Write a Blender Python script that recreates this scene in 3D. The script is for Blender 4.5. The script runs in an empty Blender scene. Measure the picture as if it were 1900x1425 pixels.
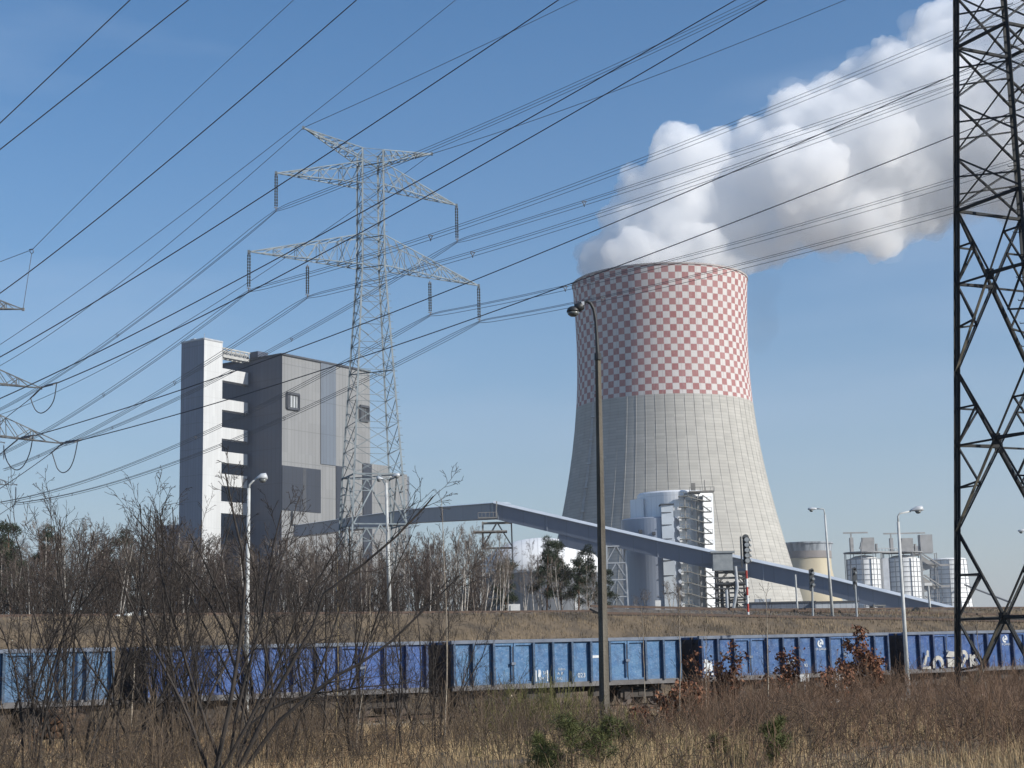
import bpy, math, random
import numpy as np
from mathutils import Vector, Matrix

S = bpy.context.scene
COL = S.collection
RNG = np.random.default_rng(7)
rnd = random.Random(11)
R_ = math.radians

# ------------------------------------------------------------------ camera model
EYE = 2.95                     # metres above the rail heads of the goods line
FPX, PITCH, ROLL = 2870.0, R_(9.6), -0.0215
cam_d = bpy.data.cameras.new('camera'); cam_o = bpy.data.objects.new('camera', cam_d); COL.objects.link(cam_o)
cam_d.sensor_width = 36.0; cam_d.lens = FPX / 1900.0 * 36.0
cam_d.clip_start = 0.5; cam_d.clip_end = 20000
CAM_R = Matrix.Rotation(math.pi / 2 + PITCH, 3, 'X') @ Matrix.Rotation(ROLL, 3, 'Z')
cam_o.matrix_world = Matrix.Translation((0, 0, EYE)) @ CAM_R.to_4x4()
S.camera = cam_o

def ray(px, py):
    return CAM_R @ Vector(((px - 950) / FPX, -(py - 712.5) / FPX, -1.0))
def at(px, py, Y):
    """world point seen at a photo pixel, Y metres ahead of the lens"""
    d = ray(px, py); k = Y / d.y
    return Vector((d.x * k, Y, EYE + d.z * k))
def z_over(px, py, x, y):
    """height seen at a photo pixel above the ground point x, y"""
    d = ray(px, py); k = math.hypot(x, y) / math.hypot(d.x, d.y)
    return EYE + d.z * k
def on_plane(px, py, p, n):
    """where the line of sight meets the upright plane through p with horizontal normal n"""
    d = ray(px, py); k = (p[0] * n[0] + p[1] * n[1]) / (d.x * n[0] + d.y * n[1])
    return Vector((d.x * k, d.y * k, EYE + d.z * k))
def px_m(Y, z=10.0):
    return FPX / (Y * math.cos(PITCH) + (z - EYE) * math.sin(PITCH))
def proj(p):
    c = CAM_R.transposed() @ (Vector(p) - Vector((0, 0, EYE)))
    return 950 + FPX * c.x / -c.z, 712.5 - FPX * c.y / -c.z

# ------------------------------------------------------------------ materials
MATS = {}
def new_mat(name):
    m = bpy.data.materials.new(name); m.use_nodes = True
    nt = m.node_tree; b = nt.nodes['Principled BSDF']
    return m, nt, b
def N(nt, kind, **kw):
    n = nt.nodes.new(kind)
    for k, v in kw.items():
        if k in n.inputs: n.inputs[k].default_value = v
        else: setattr(n, k, v)
    return n
def M(nt, op, a, b=None, c=None):
    n = nt.nodes.new('ShaderNodeMath'); n.operation = op
    for i, v in enumerate((a, b, c)):
        if v is None: continue
        if isinstance(v, (int, float)): n.inputs[i].default_value = v
        else: nt.links.new(v, n.inputs[i])
    return n.outputs[0]
def mixc(nt, fac, a, b, mode='MIX'):
    n = nt.nodes.new('ShaderNodeMix'); n.data_type = 'RGBA'; n.blend_type = mode
    if isinstance(fac, (int, float)): n.inputs[0].default_value = fac
    else: nt.links.new(fac, n.inputs[0])
    for i, v in ((6, a), (7, b)):
        if isinstance(v, (tuple, list)): n.inputs[i].default_value = (*v[:3], 1)
        else: nt.links.new(v, n.inputs[i])
    return n.outputs[2]
def ramp(nt, fac, lo, hi):
    n = nt.nodes.new('ShaderNodeMapRange'); n.inputs[1].default_value = lo; n.inputs[2].default_value = hi
    nt.links.new(fac, n.inputs[0]); return n.outputs[0]
def obj_xyz(nt):
    t = nt.nodes.new('ShaderNodeTexCoord'); s = nt.nodes.new('ShaderNodeSeparateXYZ')
    nt.links.new(t.outputs['Object'], s.inputs[0]); return t.outputs['Object'], s.outputs
def noise(nt, scale, detail=4, rough=.55, vec=None, stretch=None):
    n = nt.nodes.new('ShaderNodeTexNoise'); n.inputs['Scale'].default_value = scale
    n.inputs['Detail'].default_value = detail; n.inputs['Roughness'].default_value = rough
    if vec is None:
        t = nt.nodes.new('ShaderNodeTexCoord'); vec = t.outputs['Object']
    if stretch:
        mp = nt.nodes.new('ShaderNodeMapping'); mp.inputs['Scale'].default_value = stretch
        nt.links.new(vec, mp.inputs[0]); vec = mp.outputs[0]
    nt.links.new(vec, n.inputs['Vector']); return n.outputs['Fac']
def mat(name, c1, c2=None, scale=2.0, rough=.8, metal=0.0, bump=0.0, bscale=None, lo=.35, hi=.65, stretch=None, per_object=0.0, spec=.5):
    if name in MATS: return MATS[name]
    m, nt, b = new_mat(name)
    b.inputs['Roughness'].default_value = rough; b.inputs['Metallic'].default_value = metal
    b.inputs['Specular IOR Level'].default_value = spec
    if c2 is None: c2 = tuple(x * .75 for x in c1)
    f = noise(nt, scale, stretch=stretch)
    col = mixc(nt, ramp(nt, f, lo, hi), c1, c2)
    if per_object:
        oi = nt.nodes.new('ShaderNodeObjectInfo')
        v = M(nt, 'MULTIPLY_ADD', oi.outputs['Random'], per_object * 2, 1 - per_object)
        h = nt.nodes.new('ShaderNodeHueSaturation'); nt.links.new(v, h.inputs['Value']); nt.links.new(col, h.inputs['Color'])
        col = h.outputs[0]
    nt.links.new(col, b.inputs['Base Color'])
    if bump:
        bp = nt.nodes.new('ShaderNodeBump'); bp.inputs['Strength'].default_value = bump; bp.inputs['Distance'].default_value = .05
        nt.links.new(noise(nt, bscale or scale * 6), bp.inputs['Height']); nt.links.new(bp.outputs[0], b.inputs['Normal'])
    MATS[name] = m; return m
def cladding(name, col, dirv, pitch=1.2, rows=8.0, var=.06, rough=.45, metal=0.0, seam=.12, seam_dark=.75):
    """profiled sheet: upright seams every pitch metres along dirv and a lap joint every rows metres"""
    if name in MATS: return MATS[name]
    m, nt, b = new_mat(name); _, xyz = obj_xyz(nt)
    u = M(nt, 'ADD', M(nt, 'MULTIPLY', xyz[0], dirv[0] / pitch), M(nt, 'MULTIPLY', xyz[1], dirv[1] / pitch))
    v = M(nt, 'DIVIDE', xyz[2], rows)
    fu = M(nt, 'FRACT', M(nt, 'ADD', u, 500.5)); fv = M(nt, 'FRACT', M(nt, 'ADD', v, 100.3))
    wn = nt.nodes.new('ShaderNodeTexWhiteNoise'); wn.noise_dimensions = '2D'
    cb = nt.nodes.new('ShaderNodeCombineXYZ'); nt.links.new(M(nt, 'FLOOR', M(nt, 'ADD', u, 500.5)), cb.inputs[0]); nt.links.new(M(nt, 'FLOOR', v), cb.inputs[1])
    nt.links.new(cb.outputs[0], wn.inputs['Vector'])
    val = M(nt, 'MULTIPLY_ADD', wn.outputs['Value'], 2 * var, 1 - var)
    s1 = M(nt, 'LESS_THAN', fu, seam); s2 = M(nt, 'LESS_THAN', fv, .025)
    sm = M(nt, 'MAXIMUM', s1, s2)
    val = M(nt, 'MULTIPLY', val, M(nt, 'SUBTRACT', 1.0, M(nt, 'MULTIPLY', sm, 1 - seam_dark)))
    dirt = noise(nt, .35, 5, stretch=(1, 1, .12))
    val = M(nt, 'MULTIPLY', val, M(nt, 'MULTIPLY_ADD', dirt, .25, .875))
    h = nt.nodes.new('ShaderNodeHueSaturation'); h.inputs['Color'].default_value = (*col, 1); nt.links.new(val, h.inputs['Value'])
    nt.links.new(h.outputs[0], b.inputs['Base Color'])
    b.inputs['Roughness'].default_value = rough; b.inputs['Metallic'].default_value = metal
    MATS[name] = m; return m

# ------------------------------------------------------------------ mesh building
def raw_mesh(name, V, Fq, mats, smooth=False, Ft=None):
    """V (n,3) float, Fq (m,4) int quads and optional Ft (k,3) triangles"""
    me = bpy.data.meshes.new(name)
    V = np.asarray(V, np.float32).reshape(-1, 3)
    loops, starts, tot = [], [], 0
    if Fq is not None and len(Fq):
        Fq = np.asarray(Fq, np.int32).reshape(-1, 4); loops.append(Fq.ravel()); starts.append(np.arange(len(Fq)) * 4); tot = len(Fq) * 4
    if Ft is not None and len(Ft):
        Ft = np.asarray(Ft, np.int32).reshape(-1, 3); loops.append(Ft.ravel()); starts.append(tot + np.arange(len(Ft)) * 3)
    L = np.concatenate(loops).astype(np.int32); ST = np.concatenate(starts).astype(np.int32)
    me.vertices.add(len(V)); me.vertices.foreach_set('co', V.ravel())
    me.loops.add(len(L)); me.loops.foreach_set('vertex_index', L)
    me.polygons.add(len(ST)); me.polygons.foreach_set('loop_start', ST)
    me.update(calc_edges=True)
    if smooth: me.polygons.foreach_set('use_smooth', np.ones(len(ST), bool))
    for m in (mats if isinstance(mats, (list, tuple)) else [mats]): me.materials.append(m)
    return me
def link(name, me, parent=None, loc=None):
    o = bpy.data.objects.new(name, me); COL.objects.link(o)
    if parent: o.parent = parent
    if loc is not None: o.location = loc
    return o
def wloc(p):
    v = Vector((0, 0, 0))
    while p is not None: v += Vector(p.location); p = p.parent
    return v
def tag(o, label=None, cat=None, group=None, kind=None):
    if label: o['label'] = label
    if cat: o['category'] = cat
    if group: o['group'] = group
    if kind: o['kind'] = kind
    return o
def thing(name, loc, label, cat, group=None):
    o = bpy.data.objects.new(name, None); COL.objects.link(o); o.location = loc; o.empty_display_size = .3
    return tag(o, label, cat, group)
def copy_tree(o, parent=None):
    c = o.copy(); COL.objects.link(c)
    if parent: c.parent = parent
    for ch in o.children: copy_tree(ch, c)
    return c

class MB:
    """collects shapes given in world coordinates; build() links them as one mesh"""
    def __init__(s): s.v = []; s.f = []; s.mi = []; s.cur = 0
    def add(s, vs, fs):
        k = len(s.v); s.v += [tuple(v) for v in vs]; s.f += [tuple(i + k for i in f) for f in fs]; s.mi += [s.cur] * len(fs)
    def box(s, c, size, ax=None):
        c = Vector(c); ax = ax or (Vector((1, 0, 0)), Vector((0, 1, 0)), Vector((0, 0, 1)))
        h = [Vector(a) * (d / 2) for a, d in zip(ax, size)]
        vs = [c + h[0] * i + h[1] * j + h[2] * k for i in (-1, 1) for j in (-1, 1) for k in (-1, 1)]
        s.add(vs, [(0, 1, 3, 2), (4, 6, 7, 5), (0, 4, 5, 1), (2, 3, 7, 6), (0, 2, 6, 4), (1, 5, 7, 3)])
    def beam(s, p, q, w, h=None, up=(0, 0, 1)):
        p, q = Vector(p), Vector(q); h = h or w; d = q - p
        if d.length < 1e-6: return
        z = d.normalized(); u = Vector(up)
        if abs(z.dot(u)) > .98: u = Vector((1, 0, 0))
        x = z.cross(u).normalized(); y = x.cross(z).normalized()
        s.box((p + q) / 2, (d.length, w, h), (z, x, y))
    def angle(s, p, q, w, t, up=(0, 0, 1)):
        """L section"""
        p, q = Vector(p), Vector(q); z = (q - p).normalized(); u = Vector(up)
        if abs(z.dot(u)) > .98: u = Vector((1, 0, 0))
        x = z.cross(u).normalized(); y = x.cross(z).normalized()
        s.box((p + q) / 2 + x * (w / 2), ((q - p).length, w, t), (z, x, y))
        s.box((p + q) / 2 + y * (w / 2 + t / 2), ((q - p).length, t, w - t), (z, x, y))
    def prism(s, pts, ext):
        """flat polygon pts pushed along ext"""
        n = len(pts); e = Vector(ext); a = [Vector(p) for p in pts]; b = [p + e for p in a]
        s.add(a + b, [tuple(range(n - 1, -1, -1)), tuple(range(n, 2 * n))] + [(i, (i + 1) % n, n + (i + 1) % n, n + i) for i in range(n)])
    def lathe(s, c, prof, n=48, a0=0, a1=2 * math.pi, cap=True):
        c = Vector(c); full = abs(a1 - a0 - 2 * math.pi) < 1e-6; m = n if full else n + 1
        vs = [c + Vector((r * math.cos(a0 + (a1 - a0) * i / n), r * math.sin(a0 + (a1 - a0) * i / n), z)) for r, z in prof for i in range(m)]
        fs = [(j * m + i, j * m + (i + 1) % m, (j + 1) * m + (i + 1) % m, (j + 1) * m + i) for j in range(len(prof) - 1) for i in range(n)]
        if cap and full:
            if prof[0][0] > 1e-4: fs.append(tuple(range(m - 1, -1, -1)))
            if prof[-1][0] > 1e-4: fs.append(tuple((len(prof) - 1) * m + i for i in range(m)))
        s.add(vs, fs)
    def tube(s, pts, r, n=8, cap=True):
        pts = [Vector(p) for p in pts]; rr = r if isinstance(r, (list, tuple)) else [r] * len(pts)
        vs = []; u = None
        for i, p in enumerate(pts):
            t = (pts[min(i + 1, len(pts) - 1)] - pts[max(i - 1, 0)]).normalized()
            if u is None:
                u = t.cross(Vector((0, 0, 1)) if abs(t.z) < .95 else Vector((1, 0, 0))).normalized()
            u = (u - t * u.dot(t)).normalized(); w = t.cross(u)
            vs += [p + (u * math.cos(2 * math.pi * k / n) + w * math.sin(2 * math.pi * k / n)) * rr[i] for k in range(n)]
        fs = [(i * n + k, i * n + (k + 1) % n, (i + 1) * n + (k + 1) % n, (i + 1) * n + k) for i in range(len(pts) - 1) for k in range(n)]
        if cap: fs += [tuple(range(n - 1, -1, -1)), tuple((len(pts) - 1) * n + k for k in range(n))]
        s.add(vs, fs)
    def build(s, name, mats, parent=None, smooth=False, loc=None):
        base = wloc(parent) if parent else Vector(loc or (0, 0, 0))
        me = bpy.data.meshes.new(name)
        me.from_pydata([(v[0] - base.x, v[1] - base.y, v[2] - base.z) for v in s.v], [], s.f)
        ml = mats if isinstance(mats, (list, tuple)) else [mats]
        for m in ml: me.materials.append(m)
        if len(ml) > 1: me.polygons.foreach_set('material_index', s.mi)
        if smooth:
            me.polygons.foreach_set('use_smooth', [len(f) <= 4 for f in s.f])
        me.update()
        o = link(name, me, parent)
        if not parent: o.location = base
        return o

def tubes(polys, radii, sides=3):
    """many tapered tubes as arrays: returns V, quads"""
    groups = {}
    for p, r in zip(polys, radii): groups.setdefault(len(p), []).append((p, r))
    VV, FF, off = [], [], 0
    for n, g in groups.items():
        P = np.stack([a for a, _ in g]).astype(np.float64); Rr = np.stack([b for _, b in g]).astype(np.float64)
        m = len(P); T = np.gradient(P, axis=1) if n > 2 else np.repeat(P[:, 1:] - P[:, :1], 2, 1)
        T /= np.linalg.norm(T, axis=2, keepdims=True) + 1e-9
        mean = np.abs(P[:, -1] - P[:, 0]); ref = np.eye(3)[np.argmin(mean, axis=1)][:, None, :]
        U = np.cross(T, np.broadcast_to(ref, T.shape)); U /= np.linalg.norm(U, axis=2, keepdims=True) + 1e-9
        W = np.cross(T, U)
        a = np.arange(sides) * 2 * np.pi / sides
        ring = P[:, :, None] + Rr[:, :, None, None] * (np.cos(a)[:, None] * U[:, :, None] + np.sin(a)[:, None] * W[:, :, None])
        VV.append(ring.reshape(-1, 3))
        idx = (np.arange(m)[:, None, None] * n + np.arange(n - 1)[None, :, None]) * sides
        k = np.arange(sides)[None, None, :]; k2 = (k + 1) % sides
        q = np.stack([idx + k, idx + k2, idx + sides + k2, idx + sides + k], -1).reshape(-1, 4) + off
        FF.append(q); off += m * n * sides
    return np.concatenate(VV), np.concatenate(FF)

# ------------------------------------------------------------------ world, sun
SUN_AZ, SUN_EL = math.atan2(.90, -.44), R_(30)
sun_dir = Vector((math.sin(SUN_AZ) * math.cos(SUN_EL), math.cos(SUN_AZ) * math.cos(SUN_EL), math.sin(SUN_EL)))
world = bpy.data.worlds.new('World'); S.world = world; world.use_nodes = True
wt = world.node_tree; bg = wt.nodes['Background']
sky = wt.nodes.new('ShaderNodeTexSky'); sky.sky_type = 'NISHITA'; sky.sun_disc = False
sky.sun_elevation = SUN_EL; sky.sun_rotation = SUN_AZ
sky.altitude = 100; sky.air_density = 1.0; sky.dust_density = 0.25; sky.ozone_density = 2.6
bg.inputs['Strength'].default_value = 0.084
# thin high cloud veils: the sky is a touch paler in soft streaks
tc = wt.nodes.new('ShaderNodeTexCoord')
vf = ramp(wt, noise(wt, 2.6, 5, .5, tc.outputs['Generated'], (1, 1, 4.5)), .46, .78)
veil = mixc(wt, M(wt, 'MULTIPLY', vf, .34), sky.outputs[0], (5.0, 5.8, 7.0))
sep = wt.nodes.new('ShaderNodeSeparateXYZ'); wt.links.new(tc.outputs['Generated'], sep.inputs[0])
mist = M(wt, 'POWER', M(wt, 'SUBTRACT', 1.0, M(wt, 'MINIMUM', M(wt, 'ABSOLUTE', sep.outputs[2]), 1.0)), 6.0)   # pale winter mist low in the sky
low = mixc(wt, M(wt, 'MULTIPLY', mist, .85), veil, (2.6, 2.8, 3.35))
hs = wt.nodes.new('ShaderNodeHueSaturation'); hs.inputs['Saturation'].default_value = 1.28; wt.links.new(low, hs.inputs['Color'])
wt.links.new(hs.outputs[0], bg.inputs['Color'])
sl = bpy.data.lights.new('sun', 'SUN'); sl.energy = 3.9; sl.angle = R_(.53); sl.color = (1, .955, .88)
so = bpy.data.objects.new('sun', sl); COL.objects.link(so); so.location = (60, -60, 80)
so.rotation_euler = sun_dir.to_track_quat('Z', 'Y').to_euler()
S.view_settings.view_transform = 'Standard'; S.view_settings.look = 'None'; S.view_settings.exposure = 0.62; S.view_settings.gamma = 1
S.render.engine = 'CYCLES'
S.cycles.max_bounces = 56; S.cycles.volume_bounces = 56; S.cycles.diffuse_bounces = 3; S.cycles.glossy_bounces = 3; S.cycles.transparent_max_bounces = 16
S.cycles.use_denoising = True; S.cycles.denoiser = 'OPENIMAGEDENOISE'; S.cycles.denoising_input_passes = 'RGB_ALBEDO_NORMAL'; S.cycles.denoising_prefilter = 'ACCURATE'

# ------------------------------------------------------------------ goods line frame of reference
TA = R_(58.0); TT = Vector((math.sin(TA), math.cos(TA), 0)); TN = Vector((-math.cos(TA), math.sin(TA), 0))
TP = Vector((-14.875, 62.5, 0))            # a wagon corner, near face of the train
def track(s, u, z=0.0): return TP + TT * s + TN * u + Vector((0, 0, z))
def su(x, y):
    d = Vector((x, y, 0)) - TP; return d.dot(TT), d.dot(TN)
CREST_U = 24.0
CREST_Z = 0.5 * (on_plane(0, 1143, track(0, CREST_U), TN).z + on_plane(950, 1139, track(0, CREST_U), TN).z)
def ground_z(x, y):
    s, u = su(x, y)
    pts = [(-90, 1.4), (-60, 1.35), (-42, 1.15), (-25, .5), (-14, .28), (-9, .06), (-5, .0), (-3, -.5), (7, -.6), (10, -.3), (CREST_U - 1.2, CREST_Z - .25), (CREST_U, CREST_Z), (CREST_U + 7, CREST_Z - .05), (CREST_U + 14, CREST_Z - 2), (CREST_U + 60, 2.2), (CREST_U + 4000, 2.0)]
    z = float(np.interp(u, [p[0] for p in pts], [p[1] for p in pts]))
    if u < -6: z += .12 * math.sin(x * .31 + 1) * math.sin(y * .27) + .05 * math.sin(x * 1.1) * math.cos(y * .9)
    return z
# ================================================================== the power station
GZ = 2.0
# ---- big cooling tower -------------------------------------------------------
CT_Y = 800.0
axb = at(1246, 1115, CT_Y); CTX = axb.x
prof_px = [(1115, 239), (1052, 220), (967, 201), (946, 195.5), (881, 181.6), (811, 169.6), (740, 160.5), (635, 158.6), (580, 159.2), (527, 161.2)]
prof = []
for py, hw in prof_px:
    cx = 1219 + (1246 - 1219) * (py - 516) / 599.0
    z = z_over(cx, py, CTX, CT_Y); prof.append((z, hw / px_m(CT_Y, z)))
zs = np.array([p[0] for p in prof]); rs = np.array([p[1] for p in prof])
ct_r = lambda z: float(np.polyval(CT_FIT, z))
CT_FIT = np.polyfit(zs, rs, 4)
CT_TOP = zs[-1]; CT_BAND = z_over(1226, 731, CTX, CT_Y - ct_r(zs[6]))   # paint ends on the near side of the shell
CT_FOOT = 11.0
N_SQ, N_ROW = 84, 20
# concrete with casting lifts
m, nt, b = new_mat('cast_concrete'); _, xyz = obj_xyz(nt)
f1 = M(nt, 'FRACT', M(nt, 'DIVIDE', xyz[2], 1.55))
lift = M(nt, 'LESS_THAN', f1, .16)
wn = nt.nodes.new('ShaderNodeTexWhiteNoise'); wn.noise_dimensions = '2D'
ang = M(nt, 'ARCTAN2', xyz[1], xyz[0])
cb = nt.nodes.new('ShaderNodeCombineXYZ'); nt.links.new(M(nt, 'FLOOR', M(nt, 'DIVIDE', xyz[2], 1.55)), cb.inputs[0]); nt.links.new(M(nt, 'FLOOR', M(nt, 'MULTIPLY', ang, 60 / (2 * math.pi))), cb.inputs[1])
nt.links.new(cb.outputs[0], wn.inputs['Vector'])
val = M(nt, 'MULTIPLY_ADD', wn.outputs['Value'], .16, .92)
val = M(nt, 'MULTIPLY', val, M(nt, 'SUBTRACT', 1.0, M(nt, 'MULTIPLY', lift, .22)))
val = M(nt, 'MULTIPLY', val, M(nt, 'MULTIPLY_ADD', noise(nt, .06, 6, .6, stretch=(1, 1, .25)), .5, .75))
h = nt.nodes.new('ShaderNodeHueSaturation'); h.inputs['Color'].default_value = (.37, .358, .325, 1); nt.links.new(val, h.inputs['Value'])
nt.links.new(h.outputs[0], b.inputs['Base Color']); b.inputs['Roughness'].default_value = .85
CONC = m
# red and white chequers, weathered
m, nt, b = new_mat('chequer_paint'); _, xyz = obj_xyz(nt)
ang = M(nt, 'ARCTAN2', xyz[1], xyz[0])
ua = M(nt, 'MULTIPLY', M(nt, 'ADD', ang, math.pi), N_SQ / (2 * math.pi))
va = M(nt, 'DIVIDE', M(nt, 'SUBTRACT', xyz[2], CT_BAND), (CT_TOP - CT_BAND) / N_ROW)
par = M(nt, 'MODULO', M(nt, 'ADD', M(nt, 'FLOOR', ua), M(nt, 'FLOOR', va)), 2.0)
cell = nt.nodes.new('ShaderNodeTexWhiteNoise'); cell.noise_dimensions = '2D'
cb = nt.nodes.new('ShaderNodeCombineXYZ'); nt.links.new(M(nt, 'FLOOR', ua), cb.inputs[0]); nt.links.new(M(nt, 'FLOOR', va), cb.inputs[1]); nt.links.new(cb.outputs[0], cell.inputs['Vector'])
wear = noise(nt, .28, 7, .7)
wear2 = ramp(nt, noise(nt, .9, 5, .7, stretch=(1, 1, .4)), .5, .72)
redw = mixc(nt, M(nt, 'MULTIPLY', wear2, .55), (.275, .10, .095), (.46, .33, .31))
redw = mixc(nt, M(nt, 'MULTIPLY', cell.outputs['Value'], .8), redw, (.34, .17, .16))
whit = mixc(nt, wear, (.58, .555, .53), (.45, .425, .41))
col = mixc(nt, par, redw, whit)
rib_shade = M(nt, 'LESS_THAN', M(nt, 'FRACT', M(nt, 'MULTIPLY', ang, 60 / (2 * math.pi))), .06)  # shadow lines of the ribs painted in, the band has none raised
col = mixc(nt, M(nt, 'MULTIPLY', rib_shade, .35), col, (.25, .2, .2))
edge = M(nt, 'MAXIMUM', M(nt, 'LESS_THAN', M(nt, 'FRACT', ua), .06), M(nt, 'LESS_THAN', M(nt, 'FRACT', va), .06))
col = mixc(nt, M(nt, 'MULTIPLY', edge, .25), col, (.3, .25, .24))
nt.links.new(col, b.inputs['Base Color']); b.inputs['Roughness'].default_value = .8
CHEQ = m
DARKCON = mat('dark_concrete', (.16, .155, .15), (.11, .11, .105), .3)
GALV = mat('galvanised_steel', (.42, .44, .46), (.33, .35, .37), .6, rough=.5, metal=.3)
DSTEEL = mat('dark_steel', (.055, .06, .065), (.085, .085, .08), 1.2, rough=.6, metal=.2)

ct = thing('cooling_tower', (CTX, CT_Y, GZ), 'huge cooling tower with red and white chequered upper half, steam rising from its mouth', 'cooling tower')
nz = 44
def shell(z0, z1, n, mats, name, ribs):
    mb = MB(); zz = [z0 + (z1 - z0) * i / n for i in range(n + 1)]
    mb.lathe((CTX, CT_Y, 0), [(ct_r(z), z) for z in zz], 160, cap=False)
    for k in range(60 if ribs else 0):
        a = 2 * math.pi * k / 60 + .02; da = .16; 
        pr = [(ct_r(z), z) for z in zz[::4]]
        vs = []
        for r, z in pr:
            w = .11 / r
            for aa, rr in ((a - w, r - .1), (a - w, r + .09), (a + w, r + .09), (a + w, r - .1)):
                vs.append((CTX + rr * math.cos(aa), CT_Y + rr * math.sin(aa), z))
        mb.add(vs, [(4 * i + j, 4 * i + (j + 1) % 4, 4 * i + 4 + (j + 1) % 4, 4 * i + 4 + j) for i in range(len(pr) - 1) for j in range(3)])
    return mb.build(name, mats, ct, smooth=True)
shell(CT_FOOT, CT_BAND, 40, CONC, 'concrete_shell', True)
shell(CT_BAND, CT_TOP, 28, CHEQ, 'chequered_band', False)
mb = MB(); r = ct_r(CT_TOP)
mb.lathe((CTX, CT_Y, 0), [(r + .02, CT_TOP - .6), (r + .35, CT_TOP - .5), (r + .35, CT_TOP + .3), (r - 1.0, CT_TOP + .3), (r - 1.2, CT_TOP - 6), (ct_r(CT_TOP - 40) - 1.2, CT_TOP - 40)], 160, cap=False)
mb.build('rim', mat('rim_concrete', (.38, .34, .32), (.28, .25, .24), .4), ct, smooth=False)
mb = MB()
for k in range(40):
    a = 2 * math.pi * k / 40; r0 = ct_r(CT_FOOT); r1 = r0 + 3.4
    for da in (-.06, .06):
        mb.beam((CTX + r1 * math.cos(a + da), CT_Y + r1 * math.sin(a + da), GZ - 1), (CTX + r0 * math.cos(a), CT_Y + r0 * math.sin(a), CT_FOOT + .4), 1.1)
mb.build('support_columns', CONC, ct)
mb = MB(); a = -math.pi / 2 - R_(55)
zz = np.arange(20, CT_TOP - 2, 4.0)
for i in range(len(zz) - 1):
    p = [Vector((CTX + (ct_r(z) + .9) * math.cos(a), CT_Y + (ct_r(z) + .9) * math.sin(a), z)) for z in (zz[i], zz[i + 1])]
    t = Vector((-math.sin(a), math.cos(a), 0))
    for s in (-.5, .5): mb.beam(p[0] + t * s, p[1] + t * s, .22)
    if i % 3 == 0: mb.box(p[0], (1.9, 1.9, .5))
    if i % 2: mb.beam(p[0] - t * .5, p[1] + t * .5, .16)
mb.build('ladder', GALV, ct)

# ---- boiler house --------------------------------------------------------------
C0 = at(523, 870, 650); TOPZ = z_over(523, 658, C0.x, C0.y)
def at_z(px, py, z):
    d = ray(px, py); k = (z - EYE) / d.z; return Vector((d.x * k, d.y * k, z))
far_r = at_z(686, 690.5, TOPZ); far_l = at_z(413, 681, TOPZ)
U_ = Vector((far_r.x - C0.x, far_r.y - C0.y, 0)).normalized(); V_ = Vector((far_l.x - C0.x, far_l.y - C0.y, 0)).normalized()
V_ = (V_ - U_ * (V_.dot(U_) * .8)).normalized()
ZV = Vector((0, 0, 1))
nR = Vector((U_.y, -U_.x, 0)); nL = Vector((V_.y, -V_.x, 0)); nL = -nL if nL.dot(C0) > 0 else nL
if nR.dot(C0) > 0: nR = -nR
def onR(px, py): return on_plane(px, py, C0, nR)       # on the sunlit right hand wall
def onL(px, py): return on_plane(px, py, C0, nL)       # on the shaded left hand wall
uR = lambda px, py: (onR(px, py) - Vector((C0.x, C0.y, 0))).dot(U_)
LU = (Vector((far_r.x, far_r.y, 0)) - Vector((C0.x, C0.y, 0))).length; LV = 62.0
bh = thing('boiler_house', (C0.x, C0.y, GZ), 'tall grey boiler house with a white stair tower bridged to its dark side', 'building')
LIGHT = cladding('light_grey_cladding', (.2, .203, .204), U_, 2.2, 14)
NAVY = cladding('navy_shade_cladding', (.052, .066, .10), V_, 2.4, 15, rough=.5)  # unlit flank: its shade is put into this dark colour
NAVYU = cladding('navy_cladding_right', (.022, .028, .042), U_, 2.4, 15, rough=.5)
BLUEG = cladding('blue_grey_cladding', (.115, .137, .168), U_, 2.2, 14)
WHITE = cladding('white_cladding', (.50, .51, .51), U_, 1.6, 11, var=.035, seam_dark=.9)
NAVYT = cladding('navy_shade_tower_cladding', (.15, .178, .235), V_, 1.6, 11)  # shade of the tower's unlit side put into the colour
TRIM = mat('dark_trim', (.04, .045, .055), (.05, .055, .065), .5)
c0 = Vector((C0.x, C0.y, 0))
def wallbox(org, a, la, b_, lb, z0, z1):
    """upright box from org: la metres along a, lb along b_"""
    mb = MB(); p = [org, org + a * la, org + a * la + b_ * lb, org + b_ * lb]
    mb.prism([q + ZV * z0 for q in p], ZV * (z1 - z0)); return mb
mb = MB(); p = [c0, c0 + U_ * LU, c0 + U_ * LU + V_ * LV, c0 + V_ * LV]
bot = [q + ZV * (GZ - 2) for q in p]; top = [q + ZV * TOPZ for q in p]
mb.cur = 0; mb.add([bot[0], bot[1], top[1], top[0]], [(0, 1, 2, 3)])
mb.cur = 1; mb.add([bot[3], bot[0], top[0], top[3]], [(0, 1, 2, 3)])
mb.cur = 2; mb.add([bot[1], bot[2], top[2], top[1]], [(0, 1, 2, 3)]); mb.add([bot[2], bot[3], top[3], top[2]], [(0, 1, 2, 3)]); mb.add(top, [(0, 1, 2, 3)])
mb.build('wall', [LIGHT, NAVY, BLUEG], bh)
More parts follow.
